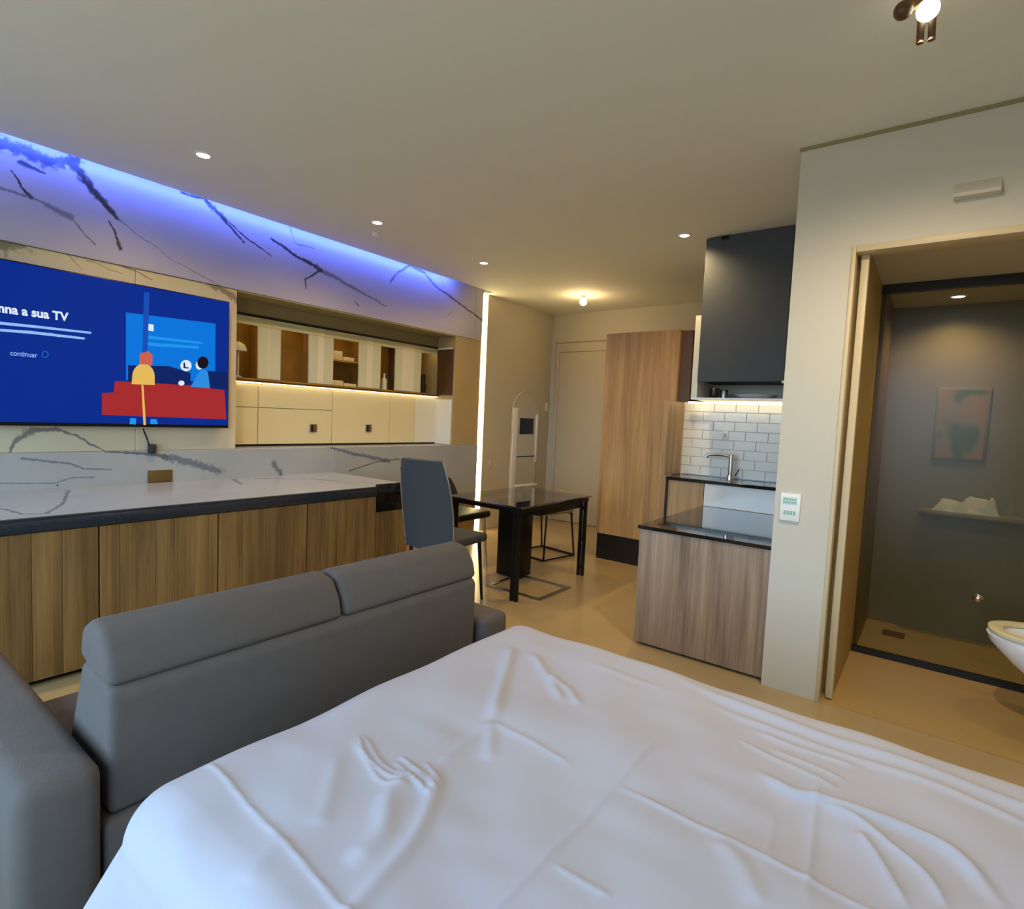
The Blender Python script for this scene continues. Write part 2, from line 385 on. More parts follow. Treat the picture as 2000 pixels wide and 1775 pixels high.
# TV wall
wl = boxo('wall_left', -4.8, XB, YN, YF, 0, ZC+.14, 'far_paint'); wl['kind'] = 'structure'
def slab(name, y0, y1, z0, z1, x0, x1, m): return boxo(name, x0, x1, y0, y1, z0, z1, m, wl, 0.002, 1)
for y0, y1 in ((YN, 4.60), (4.60, 4.715)):
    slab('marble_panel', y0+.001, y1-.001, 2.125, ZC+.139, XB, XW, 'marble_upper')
for y0, y1 in ((YN, 1.38), (1.38, 2.02)):
    slab('stone_panel', y0+.001, y1-.001, 0.982, 2.124, XB, XW-.012, 'marble_panel')
for y0, y1 in ((YN, 2.86),):
    slab('backsplash_panel', y0+.001, y1-.001, 0.70, 0.981, XB, XW, 'marble_lower')
slab('backsplash_panel', 2.861, 4.715, 0.45, 0.981, XB, XW, 'marble_lower')
slab('wood_base_panel', 2.861, 4.715, 0.0, 0.448, XB, XW, 'oak_front')
slab('bulkhead', 2.021, 4.299, 2.005, 2.124, XB, XC-.004, 'olive')
slab('soffit', 2.021, 4.299, 2.112, 2.1245, XC-.004, XW-.004, 'olive')
slab('pillar_panel', 4.301, 4.53, 0.982, 2.124, XB, XW-.006, 'pillar')
slab('pillar_panel', 4.532, 4.715, 0.982, 2.124, XB, XW-.006, 'pillar')
slab('niche_side', 1.98, 2.0195, 0.982, 2.0, XC-.004, XW-.03, 'cream')
slab('led_backing', 4.716, 4.799, 0, ZC, XB, XW-.03, 'far_paint')
slab('entry_panel', 4.80, YF, 0, ZC, XB, XW, 'far_paint')
# far wall and entry door
wf = boxo('wall_far', -4.8, XR, YF, YF+.12, 0, ZC, 'far_paint'); wf['kind'] = 'structure'
d1 = thing('door_1', (-3.4, YF, 0), kind='structure')
lf = boxo('door_leaf', -3.90, -3.0, YF-.045, YF-.012, 0.005, 2.155, 'door_beige', d1, 0.004)
boxo('door_frame', -3.94, -3.903, YF-.05, YF-.001, 0, 2.27, 'door_beige', d1, 0.003)
boxo('door_frame', -2.997, -2.93, YF-.05, YF-.001, 0, 2.27, 'door_beige', d1, 0.003)
boxo('door_head', -3.902, -2.998, YF-.05, YF-.001, 2.158, 2.27, 'door_beige', d1, 0.003)
boxo('door_groove', -3.15, -3.14, YF-.0465, YF-.044, 0.01, 2.14, 'trim_beige', lf)
boxo('trim_3', -3.99, -2.9, YF-.02, YF-.001, 2.275, 2.285, 'olive')['kind'] = 'structure'
# window wall behind the camera and right wall
wn = B()
box(wn, -4.8, -3.6, YN-.12, YN, 0, ZC+.14); box(wn, 0.6, XR+.1, YN-.12, YN, 0, ZC+.14)
box(wn, -3.6, 0.6, YN-.12, YN, 0, 0.4); box(wn, -3.6, 0.6, YN-.12, YN, 2.3, ZC+.14)
finish(wn, 'wall_near', 'wall_paint')['kind'] = 'structure'
w1 = thing('window_1', (-1.5, YN-.06, 0.4), kind='structure')
for x in (-3.57, -2.2, -0.8, 0.57): boxo('window_post', x-.03, x+.03, YN-.09, YN-.03, 0.43, 2.27, 'white_plastic', w1)
boxo('window_rail', -3.6, 0.6, YN-.09, YN-.03, 0.401, 0.43, 'white_plastic', w1); boxo('window_rail', -3.6, 0.6, YN-.09, YN-.03, 2.27, 2.299, 'white_plastic', w1)
boxo('wall_right', XR, XR+.12, YN, YF, 0, ZC, 'wall_paint')['kind'] = 'structure'
# bathroom partition
PX0, DX0, DX1, DZ = -0.612, -0.367, 0.62, 2.15
pt = B()
box(pt, PX0, DX0, YP, YP+.12, 0, ZC); box(pt, DX1, XR, YP, YP+.12, 0, ZC); box(pt, DX0, DX1, YP, YP+.12, DZ, ZC)
box(pt, PX0, -0.50, YP+.12, 4.62, 0, ZC)
wp = finish(pt, 'wall_partition', 'wall_paint'); wp['kind'] = 'structure'
tr = B(); box(tr, PX0-.006, XR, YP-.006, YP-.0005, ZC-.016, ZC-.001)
finish(tr, 'trim_4', 'olive')['kind'] = 'structure'
d2 = thing('door_2', (0.12, YP, 0), kind='structure')
boxo('door_casing', DX0-.0, DX0+.018, YP-.012, YP+.13, 0, DZ, 'trim_beige', d2, 0.003)
boxo('door_casing', DX1-.018, DX1, YP-.012, YP+.13, 0, DZ, 'trim_beige', d2, 0.003)
boxo('door_head', DX0+.018, DX1-.018, YP-.012, YP+.13, DZ-.03, DZ, 'trim_beige', d2, 0.003)
dl = boxo('sliding_door_edge', DX0+.034, DX0+.066, YP+.05, YP+.09, 0.01, DZ-.031, 'trim_beige', d2, 0.003)
# bathroom shell
BY = 4.60
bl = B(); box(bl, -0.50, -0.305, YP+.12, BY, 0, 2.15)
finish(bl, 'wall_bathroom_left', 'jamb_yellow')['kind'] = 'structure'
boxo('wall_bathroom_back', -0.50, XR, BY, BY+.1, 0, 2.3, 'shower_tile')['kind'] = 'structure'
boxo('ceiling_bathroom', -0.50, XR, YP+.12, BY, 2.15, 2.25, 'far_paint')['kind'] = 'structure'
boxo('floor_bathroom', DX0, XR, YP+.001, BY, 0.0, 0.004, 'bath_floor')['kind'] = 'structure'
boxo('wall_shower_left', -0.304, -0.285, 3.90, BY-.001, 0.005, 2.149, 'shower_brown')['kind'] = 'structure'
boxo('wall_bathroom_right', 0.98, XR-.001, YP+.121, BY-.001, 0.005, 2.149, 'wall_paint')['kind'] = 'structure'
# kitchen back wall with its tiles
wk = B(); box(wk, -1.455, PX0, 4.52, 4.62, 0, ZC); box(wk, -1.66, -1.455, 4.52, 4.62, 0, 1.49)
wk = finish(wk, 'wall_kitchen', 'grout'); wk['kind'] = 'structure'
tw, th = 0.165, 0.073
tm = finish(box(B(), 0, tw-.004, 0, 0.008, 0, th-.004, 0.0015, 1), 'tile', 'tile_white', None).data
bpy.data.objects.remove(bpy.data.objects['tile'])
for r in range(8):
    x = -1.66-(0.5*tw if r % 2 else 0)
    while x < PX0-.17:
        if x > -1.75:
            t = bpy.data.objects.new('tile', tm); COL.objects.link(t); t.parent = wk
            t.location = Vector((x+tw/2, 4.515+random.uniform(-.001, .001), 0.905+r*th))-WLOC[wk.name]
        x += tw

# ================================================================== LEDS
# blue cove strip, tucked behind the ceiling edge
o = boxo('blue_led_strip', -3.952, -3.941, YN+.1, 4.2, ZC+.015, ZC+.045, 'led_blue')
tag(o, 'blue LED strip glowing in the cove between ceiling and marble wall', 'led strip')
vl = thing('vertical_led_strip', (XW, 4.757, 0), 'tall warm LED light strip from floor to ceiling beside the marble pillar', 'led strip')
boxo('channel', XW-.028, XW-.012, 4.718, 4.797, 0, ZC-.001, 'trim_beige', vl)
boxo('diffuser', XW-.012, XW-.002, 4.722, 4.793, 0.01, ZC-.005, 'led_warm', vl)

# ================================================================== TELEVISION
XS = -3.985
y0t, y1t, z0t, z1t = 0.355, at_x(448, 700, XS)[1], 1.135, 2.018
tv = thing('television', (XW, (y0t+y1t)/2, z0t), 'large flat television with blue welcome screen mounted on the stone wall', 'television')
boxo('bracket', XW-.011, XW+.02, 0.9, 1.4, 1.4, 1.75, 'black_metal', tv)
boxo('housing', XW+.02, XS-.004, y0t, y1t, z0t, z1t, 'black_metal', tv, 0.004)
scr = boxo('screen', XS-.0035, XS, y0t+.008, y1t-.008, z0t+.02, z1t-.008, 'scr_blue', tv)
def print_poly(name, px, m, lift, rounded=False):
    pts = [at_x(a, b, XS) for a, b in px]
    pts = [(XS+.0003+lift*.0003, p[1], p[2]) for p in pts]
    bm = B(); extrude_poly(bm, pts, (0.0002, 0, 0)); return finish(bm, name, m, scr)
def blob(name, cx, cy, rx, ry, m, lift, n=20, half=False):
    k = [(cx+rx*math.cos(2*math.pi*i/n), cy+ry*math.sin(2*math.pi*i/n)) for i in range(n)]
    return print_poly(name, k, m, lift)
print_poly('screen_card', [(246, 610), (421, 632), (420, 745), (246, 742)], 'scr_sky', 0)
print_poly('screen_card_line', [(288, 655), (395, 668), (395, 672), (288, 661)], 'scr_sky2', 1)
print_poly('screen_card_line', [(285, 668), (388, 676), (388, 681), (285, 675)], 'scr_sky2', 1)
print_poly('screen_logo', [(287, 632), (300, 634), (300, 647), (287, 645)], 'scr_white', 1)
print_poly('screen_reflection_beam', [(281, 570), (292, 571), (288, 690), (278, 688)], 'scr_mid', 2)  # light-blue reflection on the screen, painted as a glowing shape
print_poly('screen_seat', [(250, 713), (330, 715), (372, 728), (372, 755), (250, 752)], 'scr_navy', 2)
print_poly('screen_panel', [(405, 724), (444, 727), (444, 760), (405, 758)], 'scr_navy', 2)
print_poly('screen_desk', [(199, 768), (222, 766), (224, 744), (365, 752), (438, 762), (442, 819), (199, 810)], 'scr_red', 3)
k = [(257, 750)]+[(280+22*math.cos(a), 735-25*math.sin(a)) for a in [math.pi*(1-i/10) for i in range(11)]]+[(302, 752)]
print_poly('screen_figure_yellow', k, 'scr_yellow', 4)
print_poly('screen_figure_hair', [(273, 690), (290, 686), (298, 694), (297, 713), (272, 711)], 'scr_hair', 5)
print_poly('screen_figure_blue', [(372, 755), (388, 728), (396, 721), (406, 727), (410, 758)], 'scr_person', 4)
blob('screen_figure_head', 389, 713, 7, 9, 'scr_white', 5); blob('screen_figure_hair', 396, 708, 11, 12, 'scr_dark', 6)
blob('screen_badge', 363, 714, 11, 11, 'scr_white', 5); print_poly('screen_badge_mark', [(358, 708), (361, 708), (362, 717), (368, 717), (368, 720), (358, 719)], 'scr_navy', 6)
blob('screen_cup', 354, 748, 6, 5, 'scr_white', 5)
print_poly('screen_reflection_stripe', [(276, 752), (280, 752), (285, 830), (280, 830)], 'scr_yellow', 5)  # orange reflection on the screen, painted as a glowing strip
print_poly('screen_icon', [(254, 816), (266, 817), (265, 829), (253, 828)], 'scr_sky2', 4); print_poly('screen_icon', [(294, 818), (306, 819), (308, 828), (293, 828)], 'scr_sky2', 4)
print_poly('screen_line', [(-30, 626), (0, 628), (75, 636), (178, 648), (178, 652), (75, 641), (0, 634), (-30, 632)], 'scr_pale', 1)
print_poly('screen_line', [(-30, 641), (0, 642), (60, 646), (165, 659), (164, 663), (60, 652), (0, 647), (-30, 646)], 'scr_pale', 1)
def text_mesh(s, p0, height, name, m, bold=0.0, lift=2, width=None):
    cu = bpy.data.curves.new('t', 'FONT'); cu.body = s; cu.size = 1.0; cu.offset = bold
    ob = bpy.data.objects.new('t', cu); COL.objects.link(ob)
    dg = bpy.context.evaluated_depsgraph_get(); me = bpy.data.meshes.new_from_object(ob.evaluated_get(dg))
    bpy.data.objects.remove(ob)
    co = np.empty(len(me.vertices)*3); me.vertices.foreach_get('co', co); co = co.reshape(-1, 3)
    mn, mx = co.min(0), co.max(0)
    sy = height/(mx[1]-mn[1]); sx = width/(mx[0]-mn[0]) if width else sy
    new = np.stack([np.full(len(co), XS+.0003+lift*.0003), p0[1]+(co[:, 0]-mn[0])*sx, p0[2]+(co[:, 1]-mn[1])*sy], 1)
    me.vertices.foreach_set('co', new.ravel()); me.update()
    bm = B(); bm.from_mesh(me); bpy.data.meshes.remove(me); bm.verts.ensure_lookup_table(); seen = set()
    for v in list(bm.verts):           # every letter a part of its own
        if v.index in seen: continue
        st = [v]; isl = {v}
        while st:
            q = st.pop()
            for e in q.link_edges:
                w = e.other_vert(q)
                if w not in isl: isl.add(w); st.append(w)
        seen |= {w.index for w in isl}
        nb = B(); mp = {w: nb.verts.new(w.co) for w in sorted(isl, key=lambda w: w.index)}
        for f in {f for w in isl for f in w.link_faces}: nb.faces.new([mp[w] for w in f.verts])
        finish(nb, name, m, scr)
pa, pb = at_x(-12, 610, XS), at_x(134, 622, XS)
text_mesh('mna a sua TV', (XS, pa[1], pa[2]+.003), 0.05, 'screen_letter', 'scr_white', 0.035, 2, pb[1]-pa[1])
pa, pb = at_x(92, 655, XS), at_x(166, 661, XS)
text_mesh('dispositivo', (XS, pa[1], pa[2]-.004), 0.022, 'screen_letter', 'scr_pale', 0.0, 3, pb[1]-pa[1])
pa, pb = at_x(20, 694, XS), at_x(73, 696, XS)
text_mesh('continuar', (XS, pa[1], pa[2]), 0.026, 'screen_letter', 'scr_pale', 0.01, 2, pb[1]-pa[1])
ring = [at_x(88+6*math.cos(i*math.pi/8), 692+6*math.sin(i*math.pi/8), XS) for i in range(17)]
finish(tube(B(), [(XS+.0008, p[1], p[2]) for p in ring], 0.0012, 6), 'screen_ring', 'scr_sky2', scr)

# cable and plug below the television
pc = thing('power_cable', at_x(296, 884, XW), 'thin black cable hanging from the television to a small dark plug', 'cable')
pts = [at_x(280, 837, XW+.045), at_x(282, 844, XW+.04), at_x(287, 856, XW+.025), at_x(292, 872, XW+.02)]
finish(tube(B(), smooth_path(pts), 0.0045, 8), 'cord', 'black_metal', pc, 60)
p = at_x(296, 876, XW); boxo('plug', XW-.011, XW+.03, p[1]-.022, p[1]+.02, p[2]-.03, p[2]+.03, 'black_stone', pc, 0.006)
# outlet plate on the backsplash
a, b2 = at_x(288, 919, XW), at_x(336, 943, XW)
ot = thing('power_outlet', (XW, (a[1]+b2[1])/2, b2[2]), 'rectangular bronze outlet plate on the marble backsplash under the television', 'outlet')
boxo('plate', XW+.0005, XW+.008, a[1], b2[1], b2[2], a[2], 'bronze', ot, 0.002)
boxo('socket_strip', XW+.008, XW+.01, a[1]+.004, b2[1]-.004, b2[2]+.002, b2[2]+.016, 'dark_brown', ot)

# ================================================================== LONG LOW CABINETS AND WORKTOP
wt = thing('worktop', (-3.58, 0.78, 0.705), 'long marble worktop with dark slate edge below the television', 'worktop')
boxo('slab', XW+.001, XCF+.012, YN+.05, 2.555, 0.705, ZT-.012, 'black_stone', wt, 0.003)
boxo('slab_edge', XCF-.01, XCF+.0125, YN+.05, 2.556, ZT-.012, ZT-.0005, 'black_stone', wt)
boxo('marble_top', XW+.001, XCF-.01, YN+.05, 2.555, ZT-.012, ZT, 'marble_lower', wt)
boxo('end_top', XW+.001, XCF-.03, 2.557, 2.85, 0.705, ZT, 'marble_lower', wt)
units = [(YN+.05, 0.02, 'wood-planked low cabinet nearest the window'), (0.02, 0.908, 'wood-planked low cabinet at the left picture edge beside the floor patch'),
         (0.908, 1.46, 'wood-planked low cabinet right below the television plug and outlet'), (1.46, 2.01, 'wood-planked low cabinet below the right corner of the television'),
         (2.01, 2.555, 'wood-planked low cabinet just left of the black drawer'), (2.555, 2.85, 'narrow wood low cabinet with a black top drawer beside the slate chair')]
for i, (ya, yb, lab) in enumerate(units):
    u = thing('low_cabinet', (-3.58, (ya+yb)/2, 0), lab, 'cabinet', 'low cabinets below the television')
    boxo('body', XW+.001, XCF-.02, ya+.001, yb-.001, 0.05, 0.70, 'oak_front', u)
    boxo('plinth', XW+.001, XCF-.05, ya+.001, yb-.001, 0.0, 0.05, 'black_line', u)
    zt = 0.585 if i == 5 else 0.70
    dr = boxo('door', XCF-.02, XCF-.01, ya+.003, yb-.003, 0.03, zt, 'oak_front', u)
    n = max(2, round((yb-ya)/0.105)); cuts = [ya+.003]
    ws = [random.uniform(0.6, 1.5) for _ in range(n)]; tot = sum(ws)
    for w in ws: cuts.append(cuts[-1]+(yb-ya-.006)*w/tot)
    for j in range(n): boxo('plank', XCF-.01, XCF+random.uniform(-.001, .001), cuts[j]+.0008, cuts[j+1]-.0008, 0.03, zt, 'oak_front', dr, 0.001, 1)
    if i == 5: boxo('drawer', XCF-.02, XCF+.01, ya+.003, yb-.003, 0.59, 0.785, 'black_gloss', u, 0.003)

# ================================================================== WALL CABINETS IN THE NICHE
ys = [2.021, 2.315, 3.0, 3.66, 4.298]
zL0, zL1, zU0, zU1 = 0.985, 1.462, 1.505, 2.004
sh = boxo('cabinet_shelf', XB+.001, XC+.03, 2.021, 4.298, 1.488, 1.503, 'dark_brown', None, 0.001, 1)
tag(sh, 'thin brown shelf board between the glass and the lower wall cabinets', 'shelf')
ul = boxo('under_shelf_led', XC+.004, XC+.018, 2.03, 4.29, 1.478, 1.4865, 'led_under')
tag(ul, 'horizontal warm LED strip under the brown shelf of the wall cabinets', 'led strip')
labs = ['narrow cream lower wall cabinet next to the television', 'wide cream lower wall cabinet with seam and metal pull, second from the television',
        'cream lower wall cabinet with metal pull in the middle of the niche', 'cream lower wall cabinet with pale right half at the pillar end']
for i in range(4):
    ya, yb = ys[i], ys[i+1]
    u = thing('lower_wall_cabinet', (XC-.15, (ya+yb)/2, zL0), labs[i], 'cabinet', 'lower wall cabinets')
    boxo('body', XB+.001, XC-.02, ya+.001, yb-.001, zL0, zL1+.014, 'cream', u)
    if i in (0, 1):
        boxo('drawer', XC-.02, XC, ya+.003, yb-.003, 1.292, zL1, 'cream', u, 0.0015, 1); dr = boxo('door', XC-.02, XC, ya+.003, yb-.003, zL0+.012, 1.287, 'cream', u, 0.0015, 1)
    elif i == 2: dr = boxo('door', XC-.02, XC, ya+.003, yb-.003, zL0+.012, zL1, 'cream', u, 0.0015, 1)
    else:
        dr = boxo('door', XC-.02, XC, ya+.003, 3.985, zL0+.012, zL1, 'cream', u, 0.0015, 1); boxo('door', XC-.02, XC, 3.99, yb-.003, zL0+.012, zL1, 'cream_pale', u, 0.0015, 1)
    if i in (1, 2):
        c = at_x(611 if i == 1 else 719, 836, XC)
        h = boxo('handle', XC, XC+.012, c[1]-.033, c[1]+.033, c[2]-.035, c[2]+.035, 'steel', dr, 0.003); boxo('recess', XC+.0118, XC+.0126, c[1]-.026, c[1]-.002, c[2]-.028, c[2]+.028, 'black_line', h)
    boxo('bottom_line', XC-.02, XC+.001, ya+.001, yb-.001, zL0, zL0+.01, 'black_line', u)
# upper glazed cabinets: pale panels between glass-fronted openings
op = [(2.10, 2.31), (2.50, 2.76), (3.0, 3.28), (3.53, 3.715), (4.06, 4.29)]
uc = thing('display_cabinet', (XC-.15, 3.16, zU0), 'long cream display cabinet with glass-fronted openings in the wall niche', 'cabinet')
boxo('back', XB+.001, XB+.015, 2.021, 4.298, zU0, zU1, 'wood_brown', uc)
boxo('top', XB+.015, XC, 2.021, 4.298, zU1-.02, zU1, 'cream', uc); boxo('top_line', XC, XC+.004, 2.021, 4.298, zU1-.012, zU1+.008, 'black_line', uc)
boxo('bottom', XB+.015, XC-.002, 2.021, 4.298, zU0, zU0+.012, 'wood_brown', uc)
edges = [2.021]+[v for ab in op for v in ab]+[4.298]
for k in range(0, len(edges), 2):
    ya, yb = edges[k], edges[k+1]
    if yb-ya < 0.012: continue
    boxo('front_panel', XC-.02, XC, ya, yb, zU0+.013, zU1-.0755, 'cream_pale' if k else 'cream', uc, 0.002, 1)
    if k: boxo('partition', XB+.016, XC-.021, (ya+yb)/2-.01, (ya+yb)/2+.01, zU0+.013, zU1-.021, 'wood_brown' if k < 8 else 'dark_brown', uc)
boxo('front_rail', XC-.02, XC, 2.021, 4.298, zU1-.075, zU1-.0215, 'cream', uc, 0.001, 1)
for ya, yb in op: boxo('glass_door', XC+.0015, XC+.0055, ya-.10 if ya > 2.2 else ya, yb+.08 if yb < 4.2 else yb, zU0+.003, zU1-.013, 'clear_glass', uc)
lamp_mat('led_inside', (1.0, 0.72, 0.32), 9.0)
for ya, yb in op: boxo('inner_led', XC-.045, XC-.03, ya, yb, zU1-.035, zU1-.0205, 'led_inside', uc)
boxo('shelf', XB+.016, XC-.022, 2.892, 3.392, 1.735, 1.75, 'wood_brown', uc)
boxo('end_glass', XC+.008, XW-.02, 4.288, 4.2985, 1.505, 2.0, 'dark_brown', uc)
boxo('end_panel', XC+.002, XW-.02, 4.288, 4.2985, 0.985, 1.46, 'cream_pale', uc)
boxo('end_bar', XC+.008, XW-.02, 4.283, 4.2875, 1.985, 2.0, 'white_lacquer', uc)
# things on the shelves
def on_shelf(name, y, x, r, h, m, lab, cat, prof=None, z=zU0+.0125):
    prof = prof or [(r, 0), (r, h*.62), (r*.38, h*.74), (r*.36, h)]
    o = finish(lathe(B(), (x, y, z), prof, 16), name, m, None, 40); return tag(o, lab, cat)
on_shelf('bottle', 3.56, XC-.09, .03, .27, 'bottle_dark', 'tall dark brown bottle in the display cabinet', 'bottle')
on_shelf('bottle', 3.625, XC-.06, .028, .16, 'bottle_white', 'short white bottle beside the dark one in the display cabinet', 'bottle')
on_shelf('jar', 3.69, XC-.09, .03, .14, 'bottle_green', 'short dark jar right of the white bottle in the display cabinet', 'jar', [(.03, 0), (.032, .1), (.026, .105), (.026, .14)])
lp = thing('table_lamp', (XC+.10, 2.14, 1.504), 'small cream mushroom lamp standing at the left end of the brown shelf', 'lamp')
lp.location.x = XC-.10; WLOC[lp.name] = Vector(lp.location)
finish(lathe(B(), (XC-.10, 2.20, 1.518), [(.035, 0), (.03, .01), (.008, .02), (.008, .22)], 16), 'stem', 'cream_pale', lp, 40)
finish(lathe(B(), (XC-.10, 2.20, 1.725), [(.065, 0), (.062, .02), (.045, .055), (.012, .072)], 20), 'shade', 'cream_pale', lp, 50)
bk = boxo('book', XC-.15, XC-.03, 3.02, 3.13, zU0+.0125, zU0+.06, 'paper', None, 0.002); tag(bk, 'thick cream book lying at the left of the shelf opening', 'book')
bk = boxo('book', XC-.15, XC-.03, 3.135, 3.275, zU0+.0125, zU0+.04, 'paper', None, 0.002); tag(bk, 'thin cream book lying right of the thick book', 'book')
bk = boxo('storage_box', XC-.2, XC-.05, 3.03, 3.13, 1.7505, 1.83, 'paper', None, 0.003); tag(bk, 'cream box on the inner cabinet shelf', 'box')
bk = boxo('book', XC-.2, XC-.05, 3.14, 3.26, 1.7505, 1.785, 'paper', None, 0.002); tag(bk, 'cream book on the inner shelf beside the box', 'book')
cp = finish(lathe(B(), (XC-.12, 4.2, zU0+.0125), [(.03, 0), (.04, .09), (.03, .1), (.03, .2)], 16), 'vase', 'bottle_dark', None, 40); tag(cp, 'dark vase behind the glass at the pillar end of the display cabinet', 'vase')

# ================================================================== ARCHED MIRROR
ym0, ym1, zm0, zm1 = 5.31, 5.84, 0.45, 1.62
am = thing('arched_mirror', (XW, (ym0+ym1)/2, zm0), 'tall arched mirror with pale frame on the wall beside the entry door', 'mirror')
def arch(y0, y1, z0, z1, n=16):
    r = (y1-y0)/2; c = (y0+y1)/2; zz = z1-r
    return [(y0, z0), (y1, z0)]+[(c+r*math.cos(i*math.pi/n), zz+r*math.sin(i*math.pi/n)) for i in range(n+1)]
bm = B(); extrude_poly(bm, [(XW+.002, y, z) for y, z in arch(ym0, ym1, zm0, zm1)], (.016, 0, 0)); finish(bm, 'glass', 'mirror', am)
path = [(XW+.014, y, z) for y, z in arch(ym0, ym1, zm0, zm1)]; finish(tube(B(), path+[path[0]], .012, 8), 'frame', 'trim_beige', am, 50)
boxo('side_board', XW+.019, XW+.035, ym0, ym0+.09, zm0, 1.42, 'white_lacquer', am, 0.003)
boxo('side_board', XW+.019, XW+.03, ym1-.035, ym1, zm0+.3, 1.35, 'white_lacquer', am, 0.003)
boxo('ledge', XW+.019, XW+.06, ym0+.09, ym1, zm0, zm0+.03, 'white_lacquer', am, 0.003)
boxo('navy_reflection', XW+.0185, XW+.024, ym0+.16, ym1-.09, 1.10, 1.30, 'navy', am, 0.002)  # navy patch painted in for a dark reflection in the mirror
boxo('cross_bar', XW+.0185, XW+.024, ym0+.09, ym1-.035, .82, .832, 'black_line', am)
sw = boxo('light_switch', XW+.0005, XW+.008, 6.02, 6.075, 1.40, 1.51, 'white_plastic', None, 0.002); tag(sw, 'white wall switch in the corner beside the entry door', 'switch')
sw = boxo('light_switch', XW+.0005, XW+.008, 4.93, 4.965, 0.70, 0.80, 'trim_beige', None, 0.002); tag(sw, 'beige wall switch low beside the vertical LED strip', 'switch')

# ================================================================== WARDROBE AND KITCHEN
WY = 4.70
wa = thing('tall_cabinet', (-2.15, WY+.3, 0), 'tall oak cabinet with black plinth beside the kitchen', 'cabinet')
boxo('body', -2.51, -1.80, WY+.022, 5.30, 0.24, 2.12, 'oak_wardrobe', wa)
boxo('door', -2.508, -1.802, WY, WY+.0215, 0.243, 2.117, 'oak_wardrobe', wa, 0.002, 1)
boxo('plinth', -2.50, -1.81, WY+.012, 5.29, 0, 0.24, 'black_line', wa)
boxo('filler_panel', -1.798, -1.70, WY+.03, 5.30, 0.0, 2.11, 'dark_brown', wa)
nk = boxo('wood_side_panel', -1.698, -1.652, 4.16, 4.50, 0.905, 1.486, 'oak_wardrobe', None, 0.002, 1); tag(nk, 'oak side panel lit golden beside the kitchen backsplash', 'panel')
# back counter
kc = thing('kitchen_counter', (-1.15, 4.33, 0), 'kitchen base unit with dark worktop under the white tiles', 'counter')
boxo('body', -1.62, PX0-.002, 4.19, 4.51, 0.0, 0.875, 'oak_wardrobe', kc)
boxo('front_panel', -1.62, -1.345, 4.17, 4.189, 0.0, 0.875, 'oak_wardrobe', kc)
boxo('tile_reflection_panel', -1.34, PX0-.002, 4.17, 4.189, 0.708, 0.875, 'tile_white', kc)  # pale front stands in for the reflection of the white tiles
boxo('worktop', -1.635, PX0-.002, 4.15, 4.513, 0.876, 0.90, 'black_gloss', kc, 0.002, 1)
boxo('edge_post', -1.636, -1.622, 4.152, 4.18, 0.0, 0.875, 'black_line', kc)
boxo('sink_basin', -1.50, -1.18, 4.19, 4.34, 0.9, 0.903, 'steel', kc, 0.001, 1)
fc = thing('faucet', (-1.235, 4.43, 0.90), 'chrome kitchen faucet in front of the white tiles', 'faucet')
finish(cyl(B(), (-1.235, 4.43, .90), .028, .026, .03), 'base', 'chrome', fc, 40)
finish(tube(B(), [(-1.235, 4.43, .92), (-1.235, 4.43, 1.09)], .018, 16), 'column', 'chrome', fc, 40)
finish(tube(B(), smooth_path([(-1.235, 4.43, 1.075), (-1.30, 4.41, 1.085), (-1.39, 4.38, 1.08), (-1.41, 4.375, 1.06)]), .012, 12), 'spout', 'chrome', fc, 40)
finish(tube(B(), [(-1.20, 4.43, .93), (-1.17, 4.43, .985)], .005, 8), 'lever', 'chrome', fc, 40)
ko = thing('power_outlet', (-1.3, 4.5, 1.2), 'small white outlet on the kitchen tiles above the faucet', 'outlet')
boxo('plate', -1.335, -1.29, 4.499, 4.5075, 1.20, 1.27, 'white_plastic', ko, 0.002); boxo('socket', -1.323, -1.302, 4.4975, 4.499, 1.22, 1.25, 'trim_beige', ko)
# island
isl = thing('kitchen_island', (-0.98, 3.5, 0), 'oak kitchen island with black glass top against the partition', 'island')
boxo('body', -1.33, PX0-.003, 3.062, 4.145, 0.02, 0.685, 'oak_island', isl)
boxo('front_panel', -1.335, PX0-.003, 3.04, 3.061, 0.015, 0.686, 'oak_island', isl, 0.002, 1)
boxo('top', -1.345, PX0-.002, 3.03, 4.147, 0.687, 0.707, 'island_glass', isl, 0.002, 1)
boxo('plinth', -1.30, PX0-.003, 3.07, 4.14, 0, 0.02, 'black_line', isl)
# upper cabinet
up = thing('upper_cabinet', (-1.08, 4.28, 1.505), 'dark slate upper kitchen cabinet reaching the ceiling above a white shelf', 'cabinet')
boxo('body', -1.40, PX0-.002, 4.082, 4.518, 1.625, ZC-.002, 'slate_cabinet', up)
boxo('door', -1.41, -0.832, 4.06, 4.081, 1.62, ZC-.01, 'slate_cabinet', up, 0.002, 1)
boxo('edge_strip', -0.83, PX0-.002, 4.062, 4.081, 1.62, ZC-.01, 'black_line', up)
boxo('shelf_bottom', -1.455, PX0-.002, 4.075, 4.510, 1.493, 1.507, 'white_lacquer', up, 0.001, 1)
boxo('shelf_side', -1.455, -1.412, 4.075, 4.510, 1.5075, 2.10, 'cream_pale', up, 0.001, 1)
boxo('shelf_back', -1.41, PX0-.002, 4.47, 4.512, 1.508, 1.6245, 'wall_paint', up)
finish(lathe(B(), (-.80, 4.02, 1.60), [(.012, 0), (.034, .006), (.034, .02), (.012, .024)], 20), 'puck_light', 'white_plastic', up, 40)
boxo('puck_arm', -.808, -.792, 4.02, 4.0618, 1.622, 1.628, 'white_plastic', up)
boxo('hinge', -1.30, -1.25, 4.05, 4.06, ZC-.035, ZC-.011, 'black_metal', up, 0.002)
